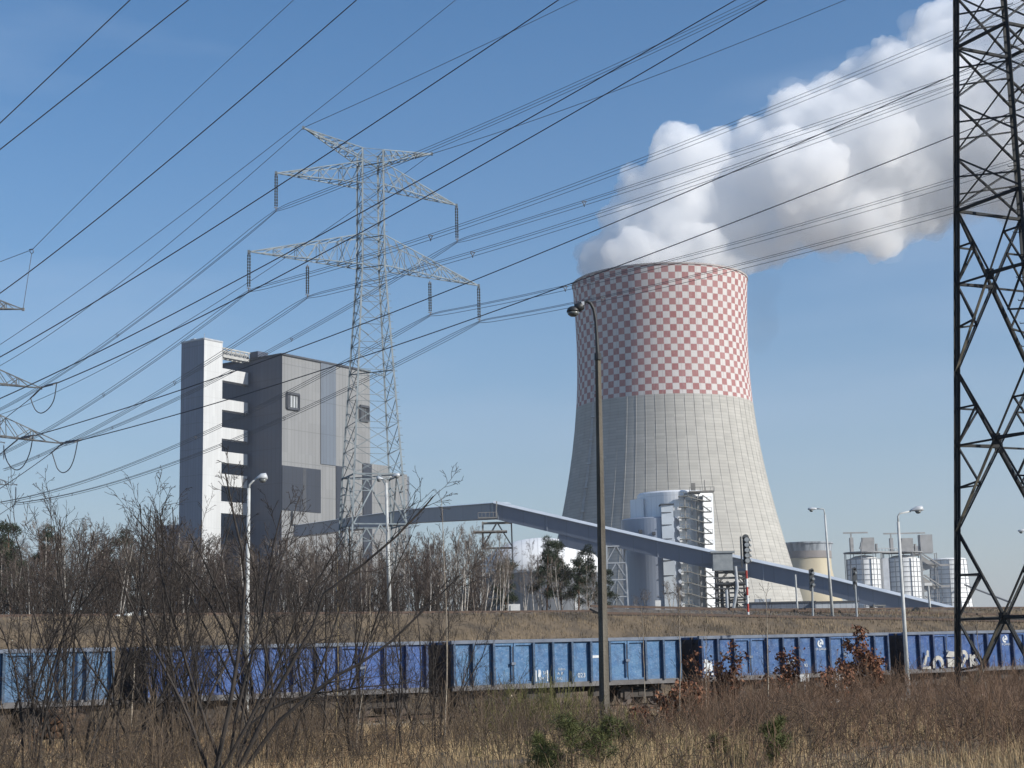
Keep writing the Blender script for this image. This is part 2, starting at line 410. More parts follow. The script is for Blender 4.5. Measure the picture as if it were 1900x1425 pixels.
# parapet coping
mb = MB()
for a, bq in ((0, 1), (3, 0)):
    mb.beam(p[a] + ZV * (TOPZ + .25) - (nR if a == 0 else nL) * -.2, p[bq] + ZV * (TOPZ + .25) + (nR if a == 0 else nL) * .2, .9, .8)
mb.build('parapet', TRIM, bh)
def panel(name, x0, x1, ytop, ybot, m, proud=.35, py=None):
    """cladding panel on the right wall between two photo columns"""
    a0, a1 = uR(x0, 800), uR(x1, 800); z1 = onR((x0 + x1) / 2, ytop).z if ytop else TOPZ - .05; z0 = onR((x0 + x1) / 2, ybot).z if ybot else GZ
    q = [c0 + U_ * a0 + nR * -.1, c0 + U_ * a1 + nR * -.1, c0 + U_ * a1 + nR * proud, c0 + U_ * a0 + nR * proud]
    mb = MB(); mb.prism([w + ZV * z0 for w in q], ZV * (z1 - z0)); return mb.build(name, m, bh)
panel('cladding_panel', 594.5, 622.5, None, 862.5, BLUEG)
panel('cladding_panel', 523.2, 594.3, 867.5, 949, NAVYU)
panel('cladding_panel', 622.7, 634, 865, None, NAVYU)
panel('cladding_panel', 672, 688, 860, None, NAVYU, .5)
panel('cladding_panel', 561, 567, 868.5, 948, TRIM, .4)
def louvre(x0, x1, y0, y1, pm):
    a0, a1 = uR(x0, 740), uR(x1, 740); z1 = onR(x0, y0).z; z0 = onR(x0, y1).z
    fr = MB()
    P_ = lambda a, z, d: c0 + U_ * a + nR * d + ZV * z
    for (aa, za, ab, zb) in ((a0, z0, a1, z0), (a0, z1, a1, z1), (a0, z0, a0, z1), (a1, z0, a1, z1)):
        fr.beam(P_(aa, za, .35), P_(ab, zb, .35), 1.0, 1.0)
    o = fr.build('window', TRIM, bh)
    pn = MB(); pn.prism([P_(a0, z0, .05), P_(a1, z0, .05), P_(a1, z0, .12), P_(a0, z0, .12)], ZV * (z1 - z0))
    pn.build('pane', pm, o)
    sl_ = MB(); am = a0 + (a1 - a0) * .28
    for k in range(8): sl_.beam(P_(a0 + .5, z0 + (z1 - z0) * (k + .5) / 8, .3), P_(am, z0 + (z1 - z0) * (k + .5) / 8, .3), .5, .7)
    for k in range(1, 3): sl_.beam(P_(am + (a1 - am) * k / 3, z0, .25), P_(am + (a1 - am) * k / 3, z1, .25), .3, .3)
    sl_.build('slats', TRIM, o)
louvre(531.5, 553.5, 729, 757, mat('pale_louvre', (.40, .42, .42), (.30, .32, .34), .4))
louvre(667, 682.5, 753, 779, mat('dark_louvre', (.06, .065, .075), (.09, .095, .1), .4))
# stair tower and its bridges
B_ = onL(463, 760); b0 = Vector((B_.x, B_.y, 0))
on_t = lambda px, py: on_plane(px, py, b0, nR)
t_in = on_t(412, 760); t_out = on_t(377.5, 760); TTZ = on_t(377.5, 628.5).z
to = Vector((t_out.x, t_out.y, 0)); ti = Vector((t_in.x, t_in.y, 0)); TL = (ti - to).length
# width of the dark face from its left hand edge in the photo
d_ = ray(335, 760); A = Matrix(((d_.x, -V_.x), (d_.y, -V_.y))); lam = A.inverted() @ Vector((to.x, to.y)); TWD = lam[1]
tw = MB(); q = [to, ti, ti + V_ * TWD, to + V_ * TWD]
bo = [w + ZV * (GZ - 2) for w in q]; tp = [w + ZV * TTZ for w in q]
tw.cur = 0; tw.add([bo[0], bo[1], tp[1], tp[0]], [(0, 1, 2, 3)])
tw.cur = 1; tw.add([bo[3], bo[0], tp[0], tp[3]], [(0, 1, 2, 3)]); tw.add([bo[1], bo[2], tp[2], tp[1]], [(0, 1, 2, 3)]); tw.add([bo[2], bo[3], tp[3], tp[2]], [(0, 1, 2, 3)]); tw.add(tp, [(0, 1, 2, 3)])
two = tw.build('stair_tower', [WHITE, NAVYT], bh)
mb = MB()
for a, bq in ((0, 1), (3, 0)): mb.beam(q[a] + ZV * (TTZ + .2), q[bq] + ZV * (TTZ + .2), .5, .7)
mb.box(q[3] + U_ * 4 + V_ * -4 + ZV * (TTZ + .9), (3, 2.5, 1.8), (U_, V_, ZV)); mb.box(q[3] + U_ * 4 + V_ * -8 + ZV * (TTZ + .7), (2, 2, 1.4), (U_, V_, ZV))
mb.beam(q[0] + ZV * TTZ + U_ * .4 + V_ * .4, q[0] + ZV * (TTZ + 2.5) + U_ * .4 + V_ * .4, .18)
mb.build('roof_coping', GALV, two)
LB = (b0 - ti).length
for (y0, y1) in ((682.9, 705.3), (739.6, 760), (792.4, 813.5), (837.4, 857.9), (878.9, 901), (930, 952)):
    z1, z0 = on_t(412, y0).z, on_t(412, y1).z
    br = wallbox(ti + U_ * .01, U_, LB * .93, V_, 4.0, z0, z1).build('bridge', WHITE, bh)
    e = MB(); e.prism([w + ZV * (z0 - .6) for w in (b0 + U_ * -1.6 + nR * -.5, b0 + nR * -.5 + U_ * .3, b0 + V_ * 3.5 + U_ * .3, b0 + V_ * 3.5 - U_ * 1.6)], ZV * (z1 - z0 + .8))
    e.build('end_cap', BLUEG, br)
# trestle bridge on the roof
mb = MB(); z1, z0 = on_t(412, 645.5).z, on_t(412, 661).z
for k in range(7):
    a, c = k / 7, (k + 1) / 7
    for vv in (0, 4):
        pa, pc = ti + U_ * LB * 1.12 * a + V_ * vv, ti + U_ * LB * 1.12 * c + V_ * vv
        mb.beam(pa + ZV * z1, pc + ZV * z1, .55); mb.beam(pa + ZV * (z0 + .2), pc + ZV * (z0 + .2), .9, 1.1)
        mb.beam(pa + ZV * z0, pa + ZV * z1, .35); mb.beam(pa + ZV * z0, pc + ZV * z1, .25)
    mb.beam(pa + ZV * z0, pa - V_ * 4 + ZV * z0, .5)
    mb.box((pa + pc) / 2 - V_ * 1.5 + ZV * ((z0 + z1) / 2), ((pc - pa).length, .1, (z1 - z0) * .6), (U_, V_, ZV))
mb.build('roof_bridge', mat('pale_steel', (.42, .42, .40), (.3, .3, .29), .5), bh)
w = onL(471, 668); mb = MB(); mb.box(Vector((w.x, w.y, TOPZ + 1.5)) - nL * 3, (5, 6, 4), (V_, nL, ZV)); mb.build('roof_plant', NAVY, bh)
# lower blocks behind the right hand end
def block(x0, x1, ytop, m, dpt, off, name='annex'):
    a0, a1 = uR(x0, 900), uR(x1, 900); org = c0 + U_ * a0 + nR * -off
    z = on_plane(x0, ytop, org, nR).z
    return wallbox(org, U_, a1 - a0, -nR, dpt, GZ - 2, z).build(name, m, bh)
block(684, 721.5, 860, LIGHT, 30, .2); block(721.5, 757.5, 876.5, LIGHT, 30, .6)
block(757.3, 764, 884, BLUEG, 20, 1.5)
# dark block at the foot, left
w = to + V_ * TWD; L2 = wallbox(w + V_ * -2 + U_ * 1.0, V_, 18, U_, 24, GZ - 2, z_over(313, 974, w.x, w.y + 5)).build('annex', NAVYT, bh)
# pale base course seen behind the wood
panel('cladding_panel', 540, 594, 951, 975, LIGHT, 1.2)

# ---- coal gallery ---------------------------------------------------------------
GAL = cladding('gallery_cladding', (.15, .172, .22), (1, 0, 0), 6.0, 30, var=.03, seam=.03, seam_dark=.8)
GEDGE = mat('gallery_roof_edge', (.42, .46, .51), (.36, .40, .45), .3, rough=.4)
cg = thing('coal_conveyor', (at(915, 1140, 440).x, 440, GZ), 'long blue grey enclosed conveyor gallery climbing to a peak and falling right', 'conveyor')
gp = [at(545, 976, 628), at(755, 946, 520), at(915, 934, 440), at(1225, 1005, 424), at(1500, 1064.5, 410), at(1782, 1134, 398)]
GH, GW = 4.4, 5.0
def seg(p, q, name, m, dz0, dz1, w, shift=0.0):
    d = Vector((q.x - p.x, q.y - p.y, 0)).normalized(); nn = Vector((d.y, -d.x, 0)); nn = -nn if nn.y > 0 else nn
    a, c = p + nn * shift, q + nn * shift; k = nn * -w
    mb = MB(); mb.prism([a + ZV * dz0, c + ZV * dz0, c + ZV * dz1, a + ZV * dz1], k); return mb.build(name, m, cg)
for i in range(5):
    seg(gp[i], gp[i + 1], 'gallery', GAL, -GH, 0, GW)
    d = Vector((gp[i + 1].x - gp[i].x, gp[i + 1].y - gp[i].y, 0)).normalized(); nn = Vector((d.y, -d.x, 0)); nn = -nn if nn.y > 0 else nn; hr = .85 if i > 1 else .35
    pr_ = [nn * .5 + ZV * -.02, nn * .5 + ZV * .12, nn * -.6 + ZV * hr, nn * (-GW + .6) + ZV * hr, nn * (-GW - .4) + ZV * .12, nn * (-GW - .4) + ZV * -.02]
    mb = MB(); mb.add([gp[i] + w for w in pr_] + [gp[i + 1] + w for w in pr_], [(k, (k + 1) % 6, 6 + (k + 1) % 6, 6 + k) for k in range(6)] + [tuple(range(5, -1, -1)), tuple(range(6, 12))]); mb.build('roof', GEDGE, cg)
for i, t_ in ((0, .5), (1, .05), (1, .97), (2, .03), (2, .33), (2, .985), (3, .35), (3, .7), (4, .02), (4, .33), (4, .66)):
    q0 = gp[i].lerp(gp[i + 1], t_); mb = MB(); mb.box(q0 + Vector((0, -.02, -GH / 2)), (.16, .12, GH)); mb.build('joint_strip', mat('joint_strip', (.26, .29, .34), (.2, .23, .28), 1), cg)
a, c = gp[2].lerp(gp[3], .40), gp[2].lerp(gp[3], .66)
seg(a, c, 'lower_chamber', GAL, -GH - 3.2, -GH - .02, GW - .3, -.15)
def trestle(px, Y, ytop, wid, dep, levels, m, name='trestle', gz=GZ):
    p = at(px, ytop, Y); mb = MB(); x, y, zt = p.x, p.y, p.z
    for sx in (-1, 1):
        for sy in (0, 1):
            mb.beam((x + sx * wid / 2 * 1.12, y + sy * dep, gz), (x + sx * wid / 2, y + sy * dep, zt), .42)
    lv = [gz + (zt - gz) * k / levels for k in range(levels + 1)]
    for k in range(levels):
        for sy in (0, 1):
            mb.beam((x - wid / 2, y + sy * dep, lv[k + 1] - .2), (x + wid / 2, y + sy * dep, lv[k + 1] - .2), .32)
            mb.beam((x - wid / 2 * 1.05, y + sy * dep, lv[k]), (x, y + sy * dep, lv[k + 1]), .22); mb.beam((x + wid / 2 * 1.05, y + sy * dep, lv[k]), (x, y + sy * dep, lv[k + 1]), .22)
        for sx in (-1, 1):
            mb.beam((x + sx * wid / 2, y, lv[k]), (x + sx * wid / 2, y + dep, lv[k + 1]), .22); mb.beam((x + sx * wid / 2, y, lv[k + 1]), (x + sx * wid / 2, y + dep, lv[k + 1]), .28)
    return mb.build(name, m, cg)
RUSTG = mat('weathered_steel', (.17, .165, .155), (.24, .23, .21), .8, rough=.7)
trestle(922, 441, 968, 8.2, 4.5, 5, RUSTG)
trestle(1143, 428, 1012, 5.2, 4.5, 6, GALV)
trestle(1357, 417, 1056, 7.4, 4.5, 5, DSTEEL)
trestle(1640, 404, 1122, 5, 4.5, 1, RUSTG)
mb = MB(); p = at(905, 957, 438.5)
mb.box(p + ZV * -.6, (5.4, 1.6, .3)); 
for k in range(6): mb.beam(p + Vector((-2.7 + k * 1.08, -.7, -.4)), p + Vector((-2.7 + k * 1.08, -.7, .9)), .12)
mb.beam(p + Vector((-2.7, -.7, .9)), p + Vector((2.7, -.7, .9)), .14)
mb.box(at(910, 987, 440), (9.5, 7, .35)); mb.beam(p + Vector((2.4, -.6, -.4)), p + Vector((2.6, -.6, 4)), .3)
mb.build('maintenance_platform', RUSTG, cg)
# machine on the third trestle
mb = MB(); p = at(1340, 1043, 415)
mb.box(p, (5.2, 3, 4.6)); mb.box(p + ZV * 2.6, (6.4, 3.6, .5))
mb.build('drive_house', mat('grey_plate', (.27, .29, .3), (.2, .22, .23), .6), cg)
mb = MB()
p0 = at(1357, 1140, 416)
for k, yy in enumerate((1062, 1072, 1082, 1092, 1100, 1109, 1118, 1127, 1134)):
    q = at(1357, yy, 416); mb.box(q, (8.6 + (k % 2) * .6, 3.2, .35))
    mb.beam(q + Vector((-3.9, -1.6, 1.1)), q + Vector((3.9, -1.6, 1.1)), .12)
for sx in (-2.2, -.6, 1.5): mb.box(Vector((p0.x + sx, p0.y + .5, (GZ + at(1357, 1060, 416).z) / 2 + 1.5)), (.8, .8, 11))
mb.build('loading_gantry', DSTEEL, cg)
mb = MB(); q = at(1366, 1090, 414)
mb.tube([q + Vector((0, 0, 5.6)), q + Vector((.3, 0, 0)), q + Vector((-1.2, 0, -6.5))], .45, 10)
mb.tube([q + Vector((-2.6, 0, -.5)), q + Vector((-2.6, 0, -6.5))], .4, 10)
mb.build('chute', GALV, cg)

# ---- silo with stair tower ------------------------------------------------------
SY = 452.0
SILO = cladding('silo_sheet', (.74, .755, .77), (1, .35, 0), 1.0, 9, var=.03, rough=.4, metal=.12, seam_dark=.88)
SILO2 = cladding('silo_sheet_grey', (.30, .335, .40), (1, .35, 0), 1.1, 40, var=.02, rough=.4, metal=.2, seam_dark=.94)
sc = at(1255, 1000, SY); sr = 71 / px_m(SY)
si = thing('silo', (sc.x, SY, GZ), 'broad pale metal silo with an external stair tower in front of the cooling tower', 'silo')
zt = z_over(1255, 912, sc.x, SY - sr)
mb = MB(); mb.lathe((sc.x, SY, 0), [(sr, GZ - 2), (sr, zt), (sr - .6, zt + .5), (.01, zt + 1.2)], 64); mb.build('shell', SILO, si, smooth=False)
lc = at(1217, 1050, SY - 4); lr = 62 / px_m(SY - 4); lz = z_over(1217, 960.5, lc.x, SY - 4 - lr)
mb = MB(); mb.lathe((lc.x, SY - 4, 0), [(lr, GZ - 2), (lr, lz), (lr - .4, lz + .3), (.01, lz + .8)], 64); mb.build('lower_shell', SILO2, si)
mb = MB(); e = at(1177, 940, SY - 2); ez = at(1177, 928, SY - 2).z
mb.prism([(e.x - 1.3, SY - 3, GZ), (e.x + 2.2, SY - 6.6, GZ), (e.x + 5, SY, GZ), (e.x, SY + 4, GZ)], (0, 0, ez - GZ)); mb.build('side_shaft', SILO, si)
mb = MB(); e0, e1 = at(1229, 1000, SY - sr - 3.2), at(1251, 1000, SY - sr - 3.2); ez = at(1240, 937, SY - sr - 3.2).z
mb.prism([(e0.x, e0.y, GZ - 1), (e1.x, e1.y - .3, GZ - 1), (e1.x, e1.y + 6, GZ - 1), (e0.x, e0.y + 6, GZ - 1)], (0, 0, ez - GZ + 1)); lf = mb.build('lift_shaft', mat('pale_panel', (.60, .645, .68), (.52, .56, .6), .15, rough=.5), si)
for yy in (951, 974, 1000, 1040, 1068, 1100): 
    z = at(1240, yy, e0.y).z; mb = MB(); mb.box(((e0.x + e1.x) / 2, e0.y - .17, z), (e1.x - e0.x + .1, .16, .22)); mb.build('panel_joint', TRIM, lf)
mb = MB(); mb.box(((e0.x + e1.x) / 2, e0.y + 2.8, ez + .2), (e1.x - e0.x + .5, 6.6, .35)); mb.build('cap', TRIM, lf)
mb = MB()
for px, py in ((1188, 986), (1213, 990)): 
    q = at(px, py, lc.y - lr * .95); mb = MB(); mb.box(q, (.9, 1.6, .9)); mb.build('vent', TRIM, si)
# stairs
stx = at(1290, 1000, SY - sr - 1.5).x; sty = SY - sr * .93 - 2.0
mb = MB(); zt2 = at(1290, 921, sty).z
for dx in (-2.6, 2.4):
    for dy in (-1.2, 1.8): mb.beam((stx + dx, sty + dy, GZ), (stx + dx, sty + dy, zt2), .3)
mb.prism([(stx + .9, sty - .9, GZ), (stx + 2.3, sty - .9, GZ), (stx + 2.3, sty + 2, GZ), (stx + .9, sty + 2, GZ)], (0, 0, zt2 - GZ))
ss = mb.build('stair_tower', mat('stair_grey', (.30, .30, .29), (.22, .22, .215), .5), si)
mb = MB(); k = 0; z = zt2
while z > GZ + 2:
    s = 1 if k % 2 else -1
    mb.box((stx - 2.9, sty - .6, z), (2.8, 2.6, .22)); mb.box((stx + 3.6, sty - .4, z - 1.5), (2.6, 2.4, .22))
    mb.beam((stx + 2.4, sty - 1.4, z + .2), (stx + 4.6, sty - 1.4, z - 1.5), .45, .3)
    mb.beam((stx - 2.2, sty - 1.6, z), (stx + 2.8, sty - 1.6, z - 1.5), .5, .25)
    for q0, q1 in (((stx - 4.3, sty - 1.9, z + 1.1), (stx - 1.6, sty - 1.9, z + 1.1)), ((stx + 2.4, sty - 1.6, z - .4), (stx + 4.9, sty - 1.6, z - .4))): mb.beam(q0, q1, .12)
    for xx in (-4.2, -2.9, -1.7): mb.beam((stx + xx, sty - 1.9, z), (stx + xx, sty - 1.9, z + 1.1), .1)
    for xx in (2.5, 3.6, 4.8): mb.beam((stx + xx, sty - 1.6, z - 1.5), (stx + xx, sty - 1.6, z - .4), .1)
    z -= 3.05; k += 1
mb.build('landings', mat('stair_steel', (.22, .22, .20), (.3, .29, .26), .7, metal=.2), ss)
mb = MB(); q = at(1298, 910, sty)
mb.box(q + Vector((.5, 0, -.4)), (7.0, 3.4, .4)); mb.box(q + Vector((-1.8, 0, 1.1)), (1.2, 1, 2)); mb.beam(q + Vector((-3, -1.6, .8)), q + Vector((4, -1.6, .8)), .14); mb.beam(q + Vector((1.5, 0, 0)), q + Vector((1.5, 0, 3)), .2)
for xx in (-3, -1.5, 0, 1.5, 3, 4): mb.beam(q + Vector((xx, -1.6, -.3)), q + Vector((xx, -1.6, .8)), .12)
for xx in (-4.5, -2.5, -.5): mb.beam(q + Vector((xx, -.8, -.8)), q + Vector((xx, -.8, -7)), .22)
mb.beam(q + Vector((-4.6, -.8, -3)), q + Vector((0, -.8, -3)), .2); mb.beam(q + Vector((-4.6, -.8, -1)), q + Vector((0, -.8, -1)), .3)
mb.build('top_platform', RUSTG, si)

# ---- domed store, old cooling tower, tank battery ----------------------------------
DY = 520.0; dc = at(1004, 1060, DY); dr = 118 / px_m(DY)
st = thing('storage_dome', (dc.x, DY, GZ), 'white domed storage hall with grey wall, half hidden behind pines', 'storage hall')
zb = at(1035, 1062, DY - dr).z; ztp = z_over(1004, 1001, dc.x, DY) + .5
mb = MB(); mb.lathe((dc.x, DY, 0), [(dr * math.cos(a), zb + (ztp - zb) * math.sin(a)) for a in np.linspace(0, math.pi / 2 - .02, 14)], 72); mb.build('dome', cladding('white_dome', (.74, .745, .74), (1, 0, 0), 2.6, 60, var=.03), st, smooth=True)
mb = MB(); mb.lathe((dc.x, DY, 0), [(dr + .3, GZ - 2), (dr + .3, zb + .3), (dr - 1, zb + .3)], 72, cap=False); mb.build('wall', cladding('grey_hall_wall', (.13, .14, .155), (1, 0, 0), 3, 40), st)
OY = 1150.0; oc = at(1499, 1100, OY)
ot = thing('cooling_tower', (oc.x, OY, GZ), 'squat old beige cooling tower with a grey band, far behind the conveyor', 'cooling tower', )
def opx(py): return float(np.interp(py, [1008, 1030, 1060, 1090, 1118], [47, 45.5, 46, 54, 63]))
zz = [z_over(1494 + 6 * (py - 1008) / 110., py, oc.x, OY) for py in (1118, 1100, 1085, 1070, 1055, 1037)]
old = mat('old_beige_concrete', (.50, .44, .31), (.40, .345, .24), .05, stretch=(1, 1, .3))
pr = [(opx(py) / px_m(OY, z), z) for py, z in zip((1118, 1100, 1085, 1070, 1055, 1037), zz)]
mb = MB(); mb.lathe((oc.x, OY, 0), [(pr[0][0] * 1.03, GZ - 2)] + pr, 72, cap=False); mb.build('shell', old, ot, smooth=True)
z1, z2, z3 = zz[-1], z_over(1495, 1024, oc.x, OY), z_over(1494, 1011, oc.x, OY); ro = pr[-1][0]
mb = MB(); mb.lathe((oc.x, OY, 0), [(ro + .5, z1), (ro + .5, z2)], 72, cap=False); mb.build('grey_band', mat('old_band', (.17, .155, .15), (.22, .2, .19), .1), ot)
mb = MB(); mb.lathe((oc.x, OY, 0), [(ro + .4, z2), (ro + 1.3, z3), (ro + 2, z3 + .2), (ro + 2, z3 + 1.3), (ro, z3 + 1.3), (ro - 2, z2)], 72, cap=False); mb.build('streaked_rim', mat('old_rim', (.30, .33, .36), (.14, .16, .18), .25, stretch=(1, 1, .12), lo=.45, hi=.6), ot)

TKY = 640.0
TANK = cladding('tank_sheet', (.74, .75, .75), (1, .3, 0), 3.2, 2.35, var=.04, rough=.45, metal=.05, seam=.03, seam_dark=.75)
TSTEEL = mat('tank_frame', (.20, .21, .22), (.28, .28, .28), .7)
def tank(px, hw, ytop, Y, label, shape=None):
    c = at(px, 1080, Y); r = hw / px_m(Y); zt = z_over(px, ytop, c.x, Y - r)
    t = thing('storage_tank', (c.x, Y, GZ), label, 'tank', 'metal storage tanks by the old cooling tower')
    pf = shape(r, zt) if shape else [(r, GZ - 2), (r, zt), (r * .5, zt + 1.4), (.01, zt + 1.8)]
    mb = MB(); mb.lathe((c.x, Y, 0), pf, 56); mb.cur = 1; zz_ = GZ + 1
    while zz_ < zt:
        rr_ = float(np.interp(zz_, [p[1] for p in pf[:-2]], [p[0] for p in pf[:-2]])); mb.lathe((c.x, Y, 0), [(rr_ - .1, zz_), (rr_ + .16, zz_ + .02), (rr_ + .16, zz_ + .24), (rr_ - .1, zz_ + .26)], 56, cap=False); zz_ += 2.0
    for k in range(14):
        a = 2 * math.pi * k / 14; pl = [(c.x + (r_ + .12) * math.cos(a), Y + (r_ + .12) * math.sin(a), z_) for r_, z_ in pf[:-2]]
        for q0, q1 in zip(pl[:-1], pl[1:]): mb.beam(q0, q1, .22)
    mb.build('shell', [TANK, mat('tank_hoop', (.33, .34, .35), (.26, .27, .28), .6)], t)
    return t, c, r, zt
t1, c1, r1, z1t = tank(1604.5, 30.5, 1037, TKY - 34, 'ribbed metal tank left of the other two, a frame with pipes on its roof')
t2, c2, r2, z2t = tank(1677, 32, 1036, TKY - 4, 'ribbed metal tank between its two neighbours, just behind the white lamp post')
t3, c3, r3, z3t = tank(1762, 33, 1037, TKY + 30, 'white tank widening towards its foot, beside the black pylon leg',
    lambda r, z: [(r * 1.34, GZ - 2), (r * 1.22, GZ + (z - GZ) * .3), (r * 1.1, GZ + (z - GZ) * .6), (r, z), (r - .8, z + .5), (.01, z + .6)])
for t, c, r, zt in ((t1, c1, r1, z1t), (t2, c2, r2, z2t)):
    mb = MB()
    for k in range(10):
        a = 2 * math.pi * k / 10; p = (c.x + (r + .9) * math.cos(a), c.y + (r + .9) * math.sin(a))
        mb.beam((*p, GZ), (*p, zt + 2.6), .22)
    mb.lathe((c.x, c.y, 0), [(r + 1.2, zt + 2.5), (r + 1.2, zt + 2.9), (.01, zt + 2.9)], 20)
    mb.build('frame', TSTEEL, t)
    mb = MB()
    for (dx, w, hh) in ((-5, 1.2, 5.5), (-1.2, .5, 3.5), (1.4, 4.6, 5.4), (4.6, .5, 3)): mb.box((c.x + dx, c.y - r * .5, zt + 2.9 + hh / 2), (w, 2, hh))
    mb.beam((c.x - 8, c.y - r * .5, zt + 10.3), (c.x + 1.5 if t is t1 else c.x + 9, c.y - r * .5, zt + 10.3), .55); mb.beam((c.x - 5, c.y - r * .5, zt + 3), (c.x - 5, c.y - r * .5, zt + 10.3), .5)
    mb.tube([(c.x - 2, c.y - r * .6, zt + 4), (c.x - 1, c.y - r * .6, zt + 7.2), (c.x + 1, c.y - r * .6, zt + 8), (c.x + 3.6, c.y - r * .6, zt + 7.8)], .35, 6)
    mb.build('roof_machinery', mat('roof_steel', (.27, .27, .265), (.36, .35, .34), .5), t)
br = thing('stair_tower', (at(1722, 1100, TKY + 16).x, TKY + 16, GZ), 'grey steel stair tower with zigzag flights between the tanks', 'stair tower')
bx = br.location.x; by = br.location.y; zt = at(1722, 998, by).z
mb = MB(); mb.box((bx + 1.0, by + 3, (zt + z2t + 3) / 2 + 1), (5.2, 4, (zt - z2t) - 2)); mb.box((bx - 3.6, by + 3, z2t + 4.5), (3.2, 3, 4)); mb.build('lift_head', mat('lift_grey', (.36, .36, .355), (.3, .3, .3), .3), br)
mb = MB()
for dx in (-5, -2.2, 4.6):
    for dy in (0, 3): mb.beam((bx + dx, by + dy, GZ), (bx + dx, by + dy, z2t + 3.4), .3)
for k in range(8):
    z = GZ + (z2t + 3 - GZ) * (k + 1) / 8
    mb.beam((bx - 5, by, z), (bx + 4.6, by, z), .18); mb.box((bx - 3.6, by + 1.5, z), (3, 3, .2))
mb.build('frame', TSTEEL, br)
mb = MB(); nfl = 4
for k in range(nfl):
    z1 = z2t + 3 - (z2t + 3 - GZ) * k / nfl; z0 = z1 - (z2t + 3 - GZ) / nfl * .55
    mb.beam((bx - 1.5, by - 1.2, z1), (bx + 5.5, by - 1.2, z0), .9, .5); mb.beam((bx + 5, by - 1.2, z0), (bx + 9, by - 1.2, z0), .5, .9)
    mb.prism([(bx - 1.4, by + .4, z1 - .6), (bx + 5.2, by + .4, z0 - .6), (bx - 1.4, by + .4, z0 - 2.2)], (0, .2, 0))
mb.build('stair_flights', mat('flight_grey', (.34, .335, .325), (.27, .265, .26), .5), br)
mb = MB(); wa, wb = Vector((c1.x + 3, c1.y - 3, z1t + 2.7)), Vector((c2.x - 3, c2.y - 5, z2t + 2.7)); mb.beam(wa, wb, 2.4, .5)
for k in range(9): q0 = wa.lerp(wb, k / 8); mb.beam(q0, q0 + ZV * 1.5, .15)
mb.beam(wa + ZV * 1.5, wb + ZV * 1.5, .2)
mb.build('walkway', TSTEEL, t1)
mb = MB(); q = (c1.x + c2.x) / 2 + 1; mb.box((q, TKY - 16, (GZ + z2t) / 2), (2.8, 3, z2t - GZ)); mb.box((q - 4.2, TKY - 18, (GZ + z2t) / 2), (1.2, 2, z2t - GZ)); mb.build('pipe_riser', mat('riser', (.55, .58, .62), (.45, .48, .52), .4, metal=.2), t2)
mb = MB(); p0 = at(1790, 1085, TKY + 20); p1 = at(1876, 1118, 560); mb.beam(p0, p1, .6); mb.build('inclined_chute', TSTEEL, t3)

def shed(name, x0, x1, ytop, Y, m, label, dpt=14, extra=None):
    a, c = at(x0, ytop, Y), at(x1, ytop, Y); zt = (a.z + c.z) / 2
    t = thing(name, ((a.x + c.x) / 2, Y, GZ), label, 'building')
    mb = MB(); mb.box(((a.x + c.x) / 2, Y + dpt / 2, (zt + GZ) / 2 - .5), (c.x - a.x, dpt, zt - GZ + 1)); mb.build('wall', m, t)
    mb = MB(); mb.box(((a.x + c.x) / 2, Y + dpt / 2, zt + .15), (c.x - a.x + .6, dpt + .6, .35)); rf = mb.build('roof', TRIM, t)
    if extra: extra(t, a, c, zt, rf)
    return t
def roofbits(t, a, c, zt, rf):
    mb = MB()
    for k in (.12, .2, .3): mb.box((a.x + (c.x - a.x) * k, a.y + 3, zt + .7), (1.1, 1.2, .9))
    mb.build('roof_vents', GALV, rf)
def doorbits(t, a, c, zt, rf):
    mb = MB(); mb.box((a.x + (c.x - a.x) * .4, a.y - .05, GZ + 3.2), (1.6, .14, 3.2)); mb.build('door', TRIM, t)
    mb = MB()
    for k in range(7): mb.beam((a.x + (c.x - a.x) * .42 + .9, a.y - .3, GZ + 1 + k), (a.x + (c.x - a.x) * .42 + 1.6, a.y - .3, GZ + 1 + k), .12)
    mb.build('ladder', GALV, t)
shed('workshop', 1394, 1512, 1118.5, 395, cladding('shed_blue', (.105, .122, .155), (1, 0, 0), 1.5, 20, var=.03), 'long low blue grey shed under the end of the conveyor', 14, roofbits)
shed('workshop', 1513, 1592, 1117.5, 392, cladding('shed_pale', (.40, .425, .45), (1, 0, 0), 1.5, 20, var=.03), 'pale grey corrugated shed beside the long low blue grey one', 12, doorbits)
# pale heap under the gallery end
mb = MB(); hx = at(1632, 1135, 408)
for k in range(8):
    q = at(1596 + k * 9.5, 1132 - (k % 3) * 2.5, 409 + k % 2); mb.prism([(q.x - 1.2, q.y, GZ), (q.x + 1.3, q.y, GZ), (q.x + .8 - (k % 2), q.y, q.z), (q.x - .6 + .4 * (k % 3), q.y, q.z + .4)], (0, 2, 0))
o = mb.build('tarpaulin_stack', mat('pale_tarpaulin', (.55, .55, .53), (.36, .35, .33), .5), None, loc=hx)
tag(o, 'ragged row of pale covered stacks under the low end of the conveyor', 'stack')
